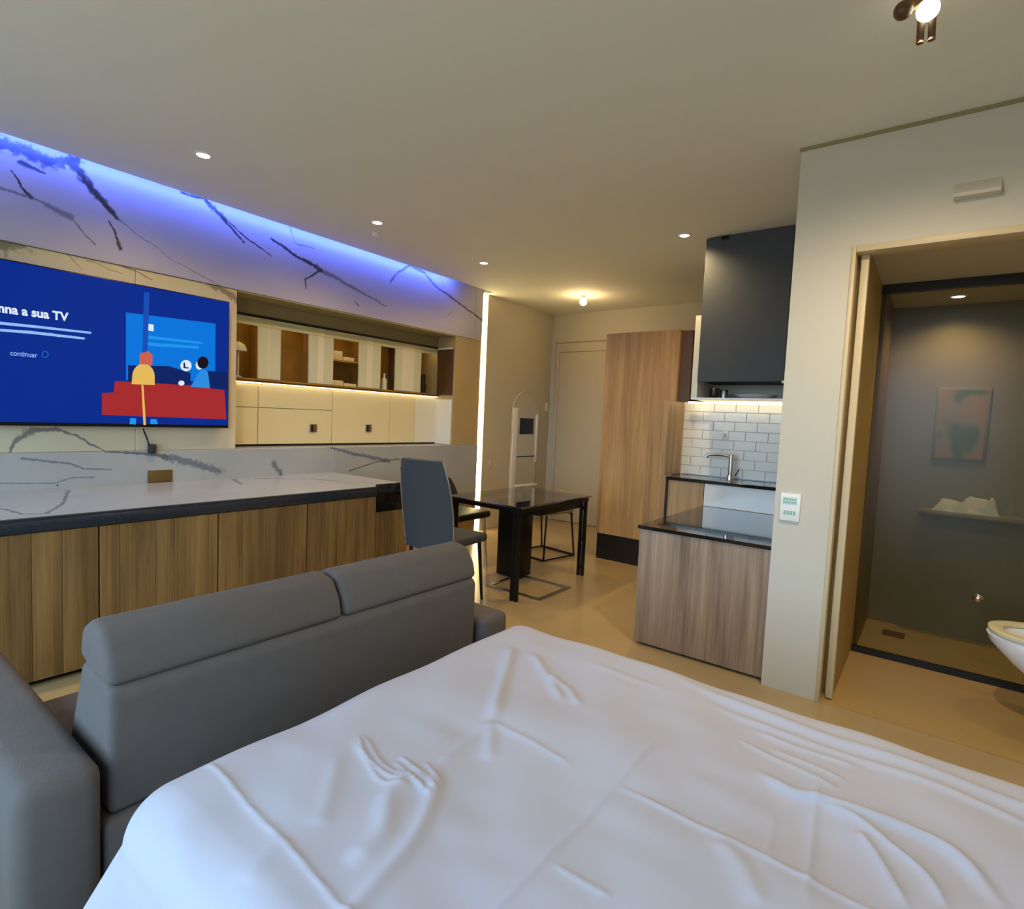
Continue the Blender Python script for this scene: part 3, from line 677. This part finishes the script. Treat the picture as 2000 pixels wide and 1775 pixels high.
ku = boxo('kitchen_led_strip', -1.60, PX0-.01, 4.44, 4.462, 1.478, 1.4925, 'led_under'); tag(ku, 'warm LED strip under the white shelf above the kitchen tiles', 'led strip')
cu = finish(lathe(B(), (-1.325, 4.2, 1.5075), [(.03, 0), (.036, .02), (.036, .075), (.03, .075)], 16), 'cup', 'bottle_dark', None, 40); tag(cu, 'small dark cup on the white shelf below the slate cabinet', 'cup')
gl = finish(lathe(B(), (-1.26, 4.22, 1.5075), [(.025, 0), (.028, .06), (.026, .065), (.022, .01)], 16), 'drinking_glass', 'steel', None, 40); tag(gl, 'small shiny glass right of the dark cup on the white shelf', 'glass')
dsh = finish(lathe(B(), (-1.05, 4.25, 1.5075), [(.05, 0), (.12, .012), (.15, .03), (.145, .032), (.1, .018)], 24), 'plate', 'ceramic', None, 40); tag(dsh, 'white plate on the white shelf below the slate cabinet', 'plate')

# ================================================================== PARTITION FITTINGS
cp = thing('control_panel', (-.54, YP, .855), 'white wall control panel with faint green display on the partition', 'control panel')
boxo('plate', -.585, -.495, YP-.012, YP-.0005, .855, .99, 'white_plastic', cp, 0.003)
mat('lcd', (196, 222, 214), 0.3); mat('lcd_ink', (140, 182, 170), 0.5)
boxo('display', -.575, -.51, YP-.0128, YP-.012, .935, .972, 'lcd', cp)
for i in range(2):
    for j in range(5): boxo('display_character', -.571+j*.012, -.563+j*.012, YP-.0134, YP-.0128, .941+i*.015, .951+i*.015, 'lcd_ink', cp)
for j in range(4): boxo('button', -.566+j*.014, -.556+j*.014, YP-.0134, YP-.012, .885, .905, 'lcd_ink', cp)
a = at_y(1862, 393, YP); b2 = at_y(1957, 345, YP)
bm = B(); extrude_poly(bm, [(a[0], YP-.0005, a[2]-.0), (a[0], YP-.05, a[2]), (a[0], YP-.05, a[2]+.014), (a[0], YP-.0005, b2[2])], (b2[0]-a[0], 0, 0))
el = finish(bm, 'emergency_light', 'wall_paint'); tag(el, 'pale wedge-shaped fitting on the partition above the bathroom door', 'light')

# ================================================================== CEILING LIGHTS
def downlight(px, py, label, r=.034, power=DOWN_W, z=ZC, spot=True):
    p = at_z(px, py, z); t = thing('downlight', (p[0], p[1], z), label, 'downlight', 'recessed ceiling downlights')
    bm = B(); bmesh.ops.create_circle(bm, cap_ends=False, segments=28, radius=r+.012, matrix=Matrix.Translation((p[0], p[1], z-.003)))
    r0 = list(bm.verts); bmesh.ops.create_circle(bm, cap_ends=False, segments=28, radius=r, matrix=Matrix.Translation((p[0], p[1], z-.006)))
    r1 = [v for v in bm.verts if v not in r0]; r2 = [bm.verts.new((v.co.x, v.co.y, z+.0)) for v in r0]
    for k in range(28): bm.faces.new((r0[k], r0[(k+1) % 28], r1[(k+1) % 28], r1[k])); bm.faces.new((r0[k], r0[(k+1) % 28], r2[(k+1) % 28], r2[k]))
    finish(bm, 'ring', 'white_plastic', t, 30)
    finish(cyl(B(), (p[0], p[1], z-.004), r-.001, r-.001, .003, 28), 'lens', 'bulb', t)
    light('lamp', 'SPOT' if spot else 'POINT', (p[0], p[1], z-.012), power, WARM, t, (0, 0, 0), r*.8, 150, 0.9)
    return t
downlight(397, 302, 'recessed downlight nearest the window, above the television')
downlight(737, 434, 'recessed downlight above the middle of the wall cabinets')
downlight(945, 513, 'recessed downlight above the vertical LED strip')
downlight(1337, 459, 'recessed downlight beside the slate upper cabinet')
downlight(1872, 578, 'recessed downlight in the shower ceiling', z=2.15, power=30)
bt = downlight(2250, 480, 'added unseen downlight warming the bathroom in front of the shower', z=2.15, power=14)  # lamp added out of view to warm the bathroom floor
p = at_z(735, 456, ZC)
sp = thing('smoke_detector', (p[0], p[1], ZC), 'tiny round detector on the ceiling beside the middle downlight', 'detector')
finish(lathe(B(), (p[0], p[1], ZC-.024), [(.012, 0), (.028, .006), (.032, .0235)], 20), 'body', 'white_plastic', sp, 40)
p = at_z(1140, 576, ZC)
pb = thing('ceiling_bulb', (p[0], p[1], ZC), 'small glowing bulb hanging from the ceiling near the entry door', 'bulb')
finish(lathe(B(), (p[0], p[1], ZC-.03), [(.02, 0), (.024, .02), (.04, .0295)], 20), 'socket', 'white_plastic', pb, 40)
finish(lathe(B(), (p[0], p[1], ZC-.115), [(.006, 0), (.03, .014), (.04, .04), (.03, .066), (.018, .084)], 20), 'glass_bulb', 'bulb', pb, 60)
light('lamp', 'POINT', (p[0], p[1], ZC-.16), 6, WARM, pb, size=.04)
# swivel spotlight at the top right
cx, cy = at_z(1812, 30, 2.55)[:2]
st = thing('ceiling_spotlight', (cx, cy, ZC), 'bronze swivel ceiling spotlight with glowing bulb at the top of the picture', 'spotlight')
finish(cyl(B(), (cx, cy+.01, ZC-.02), .05, .05, .0195, 28), 'base', 'bronze', st, 40)
finish(tube(B(), [(cx, cy, ZC-.02), (cx, cy, ZC-.06)], .012, 12), 'stem', 'bronze', st, 40)
bm = B(); bmesh.ops.create_uvsphere(bm, u_segments=20, v_segments=12, radius=.026, matrix=Matrix.Translation((cx-.06, cy-.03, ZC-.075))); finish(bm, 'swivel_knob', 'dark_brown', st, 60)
finish(tube(B(), [(cx-.06, cy-.03, ZC-.075), (cx, cy, ZC-.06)], .01, 10), 'arm', 'bronze', st, 40)
bm = B(); bmesh.ops.create_uvsphere(bm, u_segments=20, v_segments=12, radius=.03, matrix=Matrix.Translation((cx, cy-.01, ZC-.085))); finish(bm, 'bulb', 'bulb', st, 60)
for dx in (-.016, .012): finish(tube(B(), [(cx+dx, cy+.005, ZC-.10), (cx+dx+.002, cy+.01, ZC-.165)], .010, 10), 'prong', 'dark_brown', st, 40)
light('lamp', 'SPOT', (cx, cy-.012, ZC-.175), SPOT_W, (1, .80, .55), st, size=.03, spot=178, blend=1.0)

# ================================================================== BATHROOM
GY = 3.86
sg = thing('shower_screen', (.3, GY, 0), 'black-framed dark glass shower screen behind the bathroom doorway', 'shower screen')
boxo('top_rail', -.304, .979, GY-.02, GY+.02, 2.10, 2.149, 'black_line', sg); boxo('bottom_rail', -.304, .979, GY-.02, GY+.02, 0.005, 0.035, 'black_line', sg)
boxo('pane', -.30, .34, GY-.004, GY+.004, 0.035, 2.10, 'shower_glass', sg); boxo('pane', .341, .975, GY-.004, GY+.004, 0.035, 2.10, 'shower_glass', sg)
bm = B(); bmesh.ops.create_uvsphere(bm, u_segments=16, v_segments=10, radius=.024, matrix=Matrix.Translation((.246, GY-.035, .456))); cyl(bm, (.246, GY-.035, .456), .009, .009, .031, 12, 'y'); finish(bm, 'knob', 'chrome', sg, 50)
dn = boxo('floor_drain', -.18, -.06, 4.30, 4.42, 0.0045, 0.008, 'dark_brown', None, 0.001, 1); tag(dn, 'square dark floor drain inside the shower', 'drain')
lg = boxo('shower_ledge', -.05, .55, 4.45, 4.598, .80, .83, 'shower_tile', None, 0.004); tag(lg, 'narrow stone ledge on the shower back wall', 'ledge')
# crumpled white towel on the ledge
bm = B(); nx, nyy = 40, 16; rows = []
for j in range(nyy):
    row = []
    for i in range(nx):
        u, v = i/(nx-1), j/(nyy-1); h = .03+.05*abs(math.sin(u*5.3+v*2))*(.3+v*.7)+.025*math.sin(u*17+v*5)+(.12*max(0, (u-.6)/.4)**1.5)*(.4+.6*v)
        e = min(u, 1-u, v, 1-v)*8; h *= min(1, e)
        row.append(bm.verts.new((.02+.33*u, 4.46+.13*v, .8305+max(0, h))))
    rows.append(row)
for j in range(nyy-1):
    for i in range(nx-1): bm.faces.new((rows[j][i], rows[j][i+1], rows[j+1][i+1], rows[j+1][i]))
bmesh.ops.solidify(bm, geom=bm.faces[:], thickness=.004)
tw_ = finish(bm, 'towel', 'towel', None, 60); tag(tw_, 'crumpled white towel lying on the shower ledge', 'towel')
# blurry reflection in the shower glass, painted on an added framed panel
pcx = thing('reflection_panel', (.12, BY, 1.15), 'blurry pink and green reflection painted on a panel behind the shower glass', 'reflection')
m = mat('reflection_print', (150, 130, 90), 0.6); nt = m.node_tree; bs = nt.nodes['Principled BSDF']
g = nt.nodes.new('ShaderNodeNewGeometry'); n = nt.nodes.new('ShaderNodeTexNoise'); n.inputs['Scale'].default_value = 6; nt.links.new(g.outputs['Position'], n.inputs['Vector'])
cr = nt.nodes.new('ShaderNodeValToRGB'); cr.color_ramp.elements[0].position = .38; cr.color_ramp.elements[0].color = (*lin((86, 100, 70)), 1); cr.color_ramp.elements[1].position = .62; cr.color_ramp.elements[1].color = (*lin((150, 116, 88)), 1)
e = cr.color_ramp.elements.new(.5); e.color = (*lin((136, 122, 88)), 1); nt.links.new(n.outputs['Fac'], cr.inputs[0]); nt.links.new(cr.outputs[0], bs.inputs['Base Color'])
boxo('frame', -.01, .26, BY-.015, BY-.0005, 1.15, 1.62, 'shower_tile', pcx, 0.003); boxo('print', .005, .245, BY-.017, BY-.015, 1.165, 1.605, 'reflection_print', pcx)
# toilet: wall-hung bowl pointing at -x
to = thing('toilet', (.6, 3.45, 0.12), 'white wall-hung toilet at the right picture edge in the bathroom', 'toilet')
def toilet_ring(z, xl, xr, hy, n=32, yc=3.45):
    out = []
    for k in range(n):
        a = 2*math.pi*k/n; c, s = math.cos(a), math.sin(a); ee = 0.8 if c < 0 else 0.5
        x = (xl+xr)/2+(xr-xl)/2*math.copysign(abs(c)**ee, c); y = yc+hy*math.copysign(abs(s)**.8, s); out.append((x, y, z))
    return out
def loft(rings, capa=True, capb=True):
    bm = B(); R = [[bm.verts.new(p) for p in r] for r in rings]; n = len(R[0])
    for i in range(len(R)-1):
        for k in range(n): bm.faces.new((R[i][k], R[i][(k+1) % n], R[i+1][(k+1) % n], R[i+1][k]))
    if capa: bm.faces.new(R[0][::-1])
    if capb: bm.faces.new(R[-1])
    return bm
finish(loft([toilet_ring(.12, .58, .975, .11), toilet_ring(.16, .50, .975, .13), toilet_ring(.27, .36, .975, .165), toilet_ring(.36, .275, .975, .18), toilet_ring(.395, .262, .975, .183), toilet_ring(.405, .272, .975, .175),
     toilet_ring(.403, .31, .93, .14), toilet_ring(.34, .34, .9, .12), toilet_ring(.27, .42, .8, .08)]), 'bowl', 'ceramic', to, 50)
finish(loft([toilet_ring(.406, .268, .80, .18), toilet_ring(.42, .266, .80, .182), toilet_ring(.425, .28, .79, .17), toilet_ring(.42, .32, .76, .135), toilet_ring(.406, .32, .76, .135)], False, False), 'seat_ring', 'cream', to, 50)
ld = finish(loft([[(x, y, z) for x, y, z in toilet_ring(0, .0, .40, .175)], toilet_ring(.02, .0, .40, .175)]), 'lid', 'ceramic', to, 50)
ld.rotation_euler = (0, math.radians(78), 0); ld.location = Vector((.86, 3.45, .62))-WLOC[to.name]

# ================================================================== DINING GROUP
TZ = .68; tx0, tx1, ty0, ty1 = -2.96, -2.24, 3.10, 4.10
dt = thing('dining_table', ((tx0+tx1)/2, (ty0+ty1)/2, 0), 'smoky glass dining table with black double-bar legs', 'table')
boxo('glass_top', tx0, tx1, ty0, ty1, TZ-.012, TZ, 'smoke_glass', dt, 0.002, 1)
for (xa, xb, ya, yb) in ((tx0+.02, tx1-.02, ty0+.02, ty0+.05), (tx0+.02, tx1-.02, ty1-.05, ty1-.02), (tx0+.02, tx0+.05, ty0+.051, ty1-.051), (tx1-.05, tx1-.02, ty0+.051, ty1-.051)):
    boxo('apron', xa, xb, ya, yb, TZ-.045, TZ-.0125, 'black_metal', dt)
boxo('drawer_tray', tx1-.26, tx1-.052, ty0+.30, ty1-.06, TZ-.10, TZ-.046, 'black_metal', dt, 0.003)
boxo('pedestal', -2.80, -2.58, 3.56, 3.74, 0.012, TZ-.046, 'black_metal', dt, 0.003)
fr = B()
for (xa, xb, ya, yb) in ((-2.66, -2.16, 3.66, 3.69), (-2.66, -2.16, 3.26, 3.29), (-2.66, -2.63, 3.29, 3.66), (-2.19, -2.16, 3.29, 3.66)): box(fr, xa, xb, ya, yb, 0, .01)
finish(fr, 'floor_frame', 'steel', dt)
for lx in (tx0+.03, tx1-.085):
    for ly in (ty0+.02, ty1-.05):
        bm = B(); box(bm, lx, lx+.02, ly, ly+.028, 0, TZ-.046); box(bm, lx+.038, lx+.058, ly, ly+.028, 0, TZ-.046)
        for zz in (.06, .30, .56): box(bm, lx+.0199, lx+.0381, ly+.002, ly+.026, zz, zz+.03)
        finish(bm, 'leg', 'black_metal', dt)

def chair(label, seat_m, back_m, leg_m, backh, sled=False, shape=None):
    """faces +y; origin on the floor under the seat centre"""
    c = thing('dining_chair', (0, 0, 0), label, 'chair', 'chairs at the dining table')
    boxo('seat', -.21, .21, -.20, .21, .42, .48, seat_m, c, .02, 3)
    # curved backrest, a thick shell
    bm = B(); nu, nv = 14, 16; R = []
    for j in range(nv):
        v = j/(nv-1); z = .40+(backh-.40)*v; w = .205+.015*math.sin(v*math.pi)-.03*v**4
        R.append([(w*(2*i/(nu-1)-1), -.20-.10*v**1.5-.05*(1-(2*i/(nu-1)-1)**2)+.02, z) for i in range(nu)])
    V = [[bm.verts.new(p) for p in r] for r in R]
    for j in range(nv-1):
        for i in range(nu-1): bm.faces.new((V[j][i], V[j][i+1], V[j+1][i+1], V[j+1][i]))
    bmesh.ops.recalc_face_normals(bm, faces=bm.faces[:]); bmesh.ops.solidify(bm, geom=bm.faces[:], thickness=.03)
    finish(bm, 'backrest', back_m, c, 60)
    edge = [R[j][-1] for j in range(nv)]; finish(tube(B(), [(p[0]+.004, p[1], p[2]) for p in edge], .006, 8), 'edge_trim', 'chrome', c, 50)
    edge = [R[j][0] for j in range(nv)]; finish(tube(B(), [(p[0]-.004, p[1], p[2]) for p in edge], .006, 8), 'edge_trim', 'chrome', c, 50)
    if sled:
        for s in (-1, 1): finish(tube(B(), [(s*.2, .17, .42), (s*.215, .20, .012), (s*.215, -.22, .012), (s*.2, -.17, .42)], .011, 8), 'leg', leg_m, c, 50)
        finish(tube(B(), [(-.215, -.22, .012), (.215, -.22, .012)], .011, 8), 'runner', leg_m, c, 50); finish(tube(B(), [(-.215, .20, .012), (.215, .20, .012)], .011, 8), 'runner', leg_m, c, 50)
    else:
        for sx in (-1, 1):
            for sy in (-1, 1): finish(tube(B(), [(sx*.17, sy*.16, .42), (sx*.19, sy*.19, 0)], [.014, .010], 10), 'leg', leg_m, c, 50)
    return c
c1 = chair('slate grey high-back chair between the sofa and the glass table', 'slate_fabric', 'slate_fabric', 'black_metal', 1.0)
c1.location = (-2.66, 2.80, 0); c1.rotation_euler = (0, 0, math.radians(4))
c2 = chair('black leather chair on the wall side of the glass table', 'black_leather', 'black_leather', 'chrome', .72)
c2.location = (-3.25, 3.55, 0); c2.rotation_euler = (0, 0, math.radians(-90))
c3 = chair('ochre upholstered chair on black sled legs at the far side of the table', 'ochre_fabric', 'ochre_fabric', 'black_metal', .58, True)
c3.location = (-2.93, 4.42, 0); c3.rotation_euler = (0, 0, math.radians(170))

# ================================================================== SOFA
SX = -1.50
so = thing('sofa', (-2.0, 1.2, 0), 'dark grey two-seat sofa with its back to the bed', 'sofa')
def prism_y(prof, y0, y1, bev):
    bm = B(); extrude_poly(bm, [(x, y0, z) for x, z in prof], (0, y1-y0, 0))
    bmesh.ops.bevel(bm, geom=bm.edges[:], offset=bev, segments=4, profile=.5, affect='EDGES'); return bm
boxo('base', -2.12, SX+.02, .44, 1.97, .05, .30, 'sofa_fabric', so, .02, 3)
boxo('plinth', -2.09, SX-.01, .47, 1.94, 0.0, .05, 'black_line', so)
finish(prism_y([(SX, .301), (SX, .60), (SX-.04, .63), (SX-.2, .63), (SX-.34, .301)], .455, 1.78, .02), 'backrest', 'sofa_fabric', so, 40)
for a, b2 in ((.455, 1.115), (1.12, 1.785)):
    finish(prism_y([(SX-.004, .615), (SX-.02, .68), (SX-.06, .74), (SX-.14, .755), (SX-.2, .72), (SX-.22, .64), (SX-.12, .61)], a, b2, .022), 'headrest', 'sofa_fabric', so, 50)
for a, b2 in ((.445, 1.21), (1.215, 1.96)): boxo('seat_cushion', -2.13, SX-.345, a, b2, .301, .37, 'sofa_fabric', so, .03, 4)
boxo('rear_arm', -2.10, SX+.03, 1.80, 1.975, .301, .43, 'sofa_fabric', so, .03, 4)
boxo('near_arm', -2.55, -1.46, .27, .435, .05, .47, 'sofa_fabric', so, .04, 5)

# ================================================================== BED
BX0, BX1, BY0, BY1, BZ = -1.255, .86, .375, 1.735, .533
bd = thing('bed', (-.2, 1.05, 0), 'bed covered by a wrinkled white sheet in the foreground', 'bed')
boxo('base', BX0+.08, BX1-.06, BY0+.09, BY1-.09, 0.0, .22, 'bed_base', bd, .01)
boxo('mattress', BX0+.05, BX1-.04, BY0+.05, BY1-.05, .22, .50, 'mattress', bd, .06, 4)
def bz(pts): return [at_z(px, py, BZ)[:2] for px, py in pts]
# (path, height, half width, profile)
folds = [
    (bz([(395, 1487), (430, 1510), (500, 1590), (575, 1670), (670, 1775), (760, 1880)]), .005, .006),
    (bz([(1304, 1424), (1205, 1534), (1080, 1660), (970, 1773), (900, 1850)]), .005, .007),
    (bz([(1204, 1534), (1420, 1640), (1688, 1773), (1800, 1830)]), .005, .007),
    (bz([(1600, 1511), (1590, 1600), (1571, 1773)]), .005, .010),
    (bz([(1516, 1590), (1496, 1680)]), .003, .006),
    (bz([(1330, 1330), (1545, 1414), (1805, 1505), (2000, 1578), (2100, 1615)]), .010, .020),
    (bz([(1390, 1375), (1600, 1455), (1830, 1540), (2050, 1630)]), .007, .014),
    (bz([(1480, 1505), (1545, 1544), (1610, 1563), (1772, 1622), (1870, 1674), (1960, 1773)]), .012, .014),
    (bz([(1603, 1570), (1675, 1602), (1740, 1654), (1805, 1708), (1850, 1775)]), .010, .012),
    (bz([(1675, 1622), (1714, 1674), (1772, 1773)]), .009, .012),
    (bz([(1470, 1420), (1580, 1465), (1675, 1498)]), .006, .010), (bz([(1500, 1455), (1590, 1495), (1650, 1525)]), .005, .009),
    (bz([(1083, 1687), (1194, 1752)]), .004, .007),
    (bz([(1000, 1264), (985, 1320), (960, 1407)]), .014, .018),
    (bz([(1038, 1277), (1070, 1320), (1100, 1370)]), .010, .018), (bz([(1070, 1320), (1110, 1345), (1129, 1378)]), .009, .014),
    (bz([(960, 1407), (856, 1492)]), .005, .014), (bz([(960, 1407), (1040, 1450), (1116, 1492)]), .004, .012), (bz([(960, 1407), (955, 1480)]), .005, .016),
    (bz([(700, 1440), (715, 1480), (760, 1520), (805, 1518)]), .007, .007), (bz([(712, 1440), (750, 1500), (805, 1520)]), .006, .006), (bz([(780, 1480), (850, 1530)]), .006, .006),
    (bz([(805, 1520), (840, 1555)]), .006, .006), (bz([(690, 1450), (740, 1525), (790, 1535)]), .005, .006), (bz([(830, 1490), (862, 1530)]), .006, .006), (bz([(640, 1395), (760, 1345)]), .002, .02), (bz([(1160, 1300), (1290, 1345)]), .003, .016), (bz([(1440, 1440), (1560, 1500), (1640, 1545)]), .005, .009), (bz([(1400, 1640), (1450, 1700), (1480, 1775)]), .006, .02), (bz([(560, 1640), (470, 1720)]), .004, .022), (bz([(330, 1600), (345, 1690), (350, 1775)]), .006, .03), (bz([(800, 1500), (855, 1545)]), .006, .006), (bz([(770, 1490), (830, 1545)]), .005, .006),
    (bz([(805, 1520), (760, 1560), (745, 1630), (675, 1690)]), .010, .022), (bz([(855, 1500), (840, 1570), (800, 1650), (700, 1765), (660, 1820)]), .010, .016),
    (bz([(660, 1480), (640, 1570), (620, 1620)]), .004, .02)]
R_ = .10; DROP = .44; step = .005
flat = R_*math.pi/2+DROP-R_
us = np.arange(BX0+R_-flat, BX1-R_+flat+1e-6, step); vs = np.arange(BY0+R_-flat, BY1-R_+flat+1e-6, step)
# coarser rows on the hanging skirt
def thin(a, lo, hi): return np.array([v for i, v in enumerate(a) if (lo <= v <= hi) or i % 3 == 0 or i == len(a)-1])
us = thin(us, BX0-.06, BX1-.5); vs = thin(vs, BY0-.06, BY1+.06)
U, V = np.meshgrid(us, vs)
ix0, ix1, iy0, iy1 = BX0+R_, BX1-R_, BY0+R_, BY1-R_
Cx, Cy = np.clip(U, ix0, ix1), np.clip(V, iy0, iy1)
ox, oy = U-Cx, V-Cy; d = np.hypot(ox, oy); dd = np.minimum(d, flat+.02)
nxv, nyv = np.where(d > 0, ox/np.maximum(d, 1e-9), 0), np.where(d > 0, oy/np.maximum(d, 1e-9), 0)
arc = np.minimum(dd, R_*math.pi/2); hang = np.maximum(0, dd-R_*math.pi/2)
corner = np.minimum(np.abs(nxv), np.abs(nyv))*1.41
wave = np.sin((Cx*7.1+Cy*6.3)*2+np.arctan2(nyv, nxv)*5)*.022*np.minimum(1, hang/.25)
hor = R_*np.sin(arc/R_)+hang*(.04+.50*corner)+wave*(hang > 0)
X = Cx+nxv*hor; Y = Cy+nyv*hor; Z = BZ-R_*(1-np.cos(arc/R_))-hang
Hh = np.zeros_like(X)
for path, amp, wd_ in folds:
    P = np.array(smooth_path(path, 5)); best = np.full(X.shape, 9.0); tb = np.zeros_like(X)
    lo = P.min(0)-.1; hi = P.max(0)+.1; msk = (Cx+ox > lo[0]) & (Cx+ox < hi[0]) & (Cy+oy > lo[1]) & (Cy+oy < hi[1])
    xs, yy = U[msk], V[msk]; bb = np.full(xs.shape, 9.0); tt = np.zeros_like(xs); n = len(P)-1
    for i in range(n):
        a = P[i]; e = P[i+1]-a; l2 = e@e+1e-12; t = np.clip(((xs-a[0])*e[0]+(yy-a[1])*e[1])/l2, 0, 1)
        q = np.hypot(xs-a[0]-t*e[0], yy-a[1]-t*e[1]); s = q < bb; bb = np.where(s, q, bb); tt = np.where(s, (i+t)/n, tt)
    Hh[msk] += amp*(np.exp(-(bb/wd_)**2) if wd_ > .0125 else 1.15*np.exp(-1.3*bb/wd_))*np.minimum(1, np.minimum(tt, 1-tt)*7+.12)
rng = np.random.default_rng(3)
def vnoise(sx, sy):
    g = rng.normal(size=(60, 60)); a, b3 = (U-us[0])/sx, (V-vs[0])/sy; i0, j0 = a.astype(int), b3.astype(int); fa, fb = a-i0, b3-j0
    fa, fb = fa*fa*(3-2*fa), fb*fb*(3-2*fb); i0, j0 = i0 % 58, j0 % 58
    return (g[i0, j0]*(1-fa)+g[i0+1, j0]*fa)*(1-fb)+(g[i0, j0+1]*(1-fa)+g[i0+1, j0+1]*fa)*fb
inner = np.clip(np.minimum(np.minimum(U-BX0, BX1-U), np.minimum(V-BY0, BY1-V))/.2, .08, 1)
Hh += (.0032*vnoise(.24, .17)+.0012*vnoise(.11, .06))*inner
Hh += .0035*np.sin(U*9+V*5)+.0025*np.sin(U*4-V*13+1)+.002*np.sin(U*23+V*17)
Z = Z+Hh*np.clip(1-hang*8, 0, 1)*np.clip(1.1-d/R_*.5, .2, 1)
nr, nc = X.shape
idx = np.arange(nr*nc).reshape(nr, nc)
faces = np.stack([idx[:-1, :-1], idx[:-1, 1:], idx[1:, 1:], idx[1:, :-1]], -1).reshape(-1, 4)
keep = (d.reshape(-1)[faces].min(1) <= flat)
faces = faces[keep]
used = np.unique(faces); rem = -np.ones(nr*nc, int); rem[used] = np.arange(len(used)); faces = rem[faces]
co = np.stack([X, Y, Z], -1).reshape(-1, 3)[used]
me = bpy.data.meshes.new('sheet'); me.vertices.add(len(co)); me.vertices.foreach_set('co', co.ravel())
me.loops.add(faces.size); me.loops.foreach_set('vertex_index', faces.ravel().astype(np.int32))
me.polygons.add(len(faces)); me.polygons.foreach_set('loop_start', np.arange(0, faces.size, 4, dtype=np.int32))
me.polygons.foreach_set('use_smooth', np.ones(len(faces), bool)); me.update(calc_edges=True); me.validate()
link_mesh(me, 'sheet', 'sheet', bd, 180)
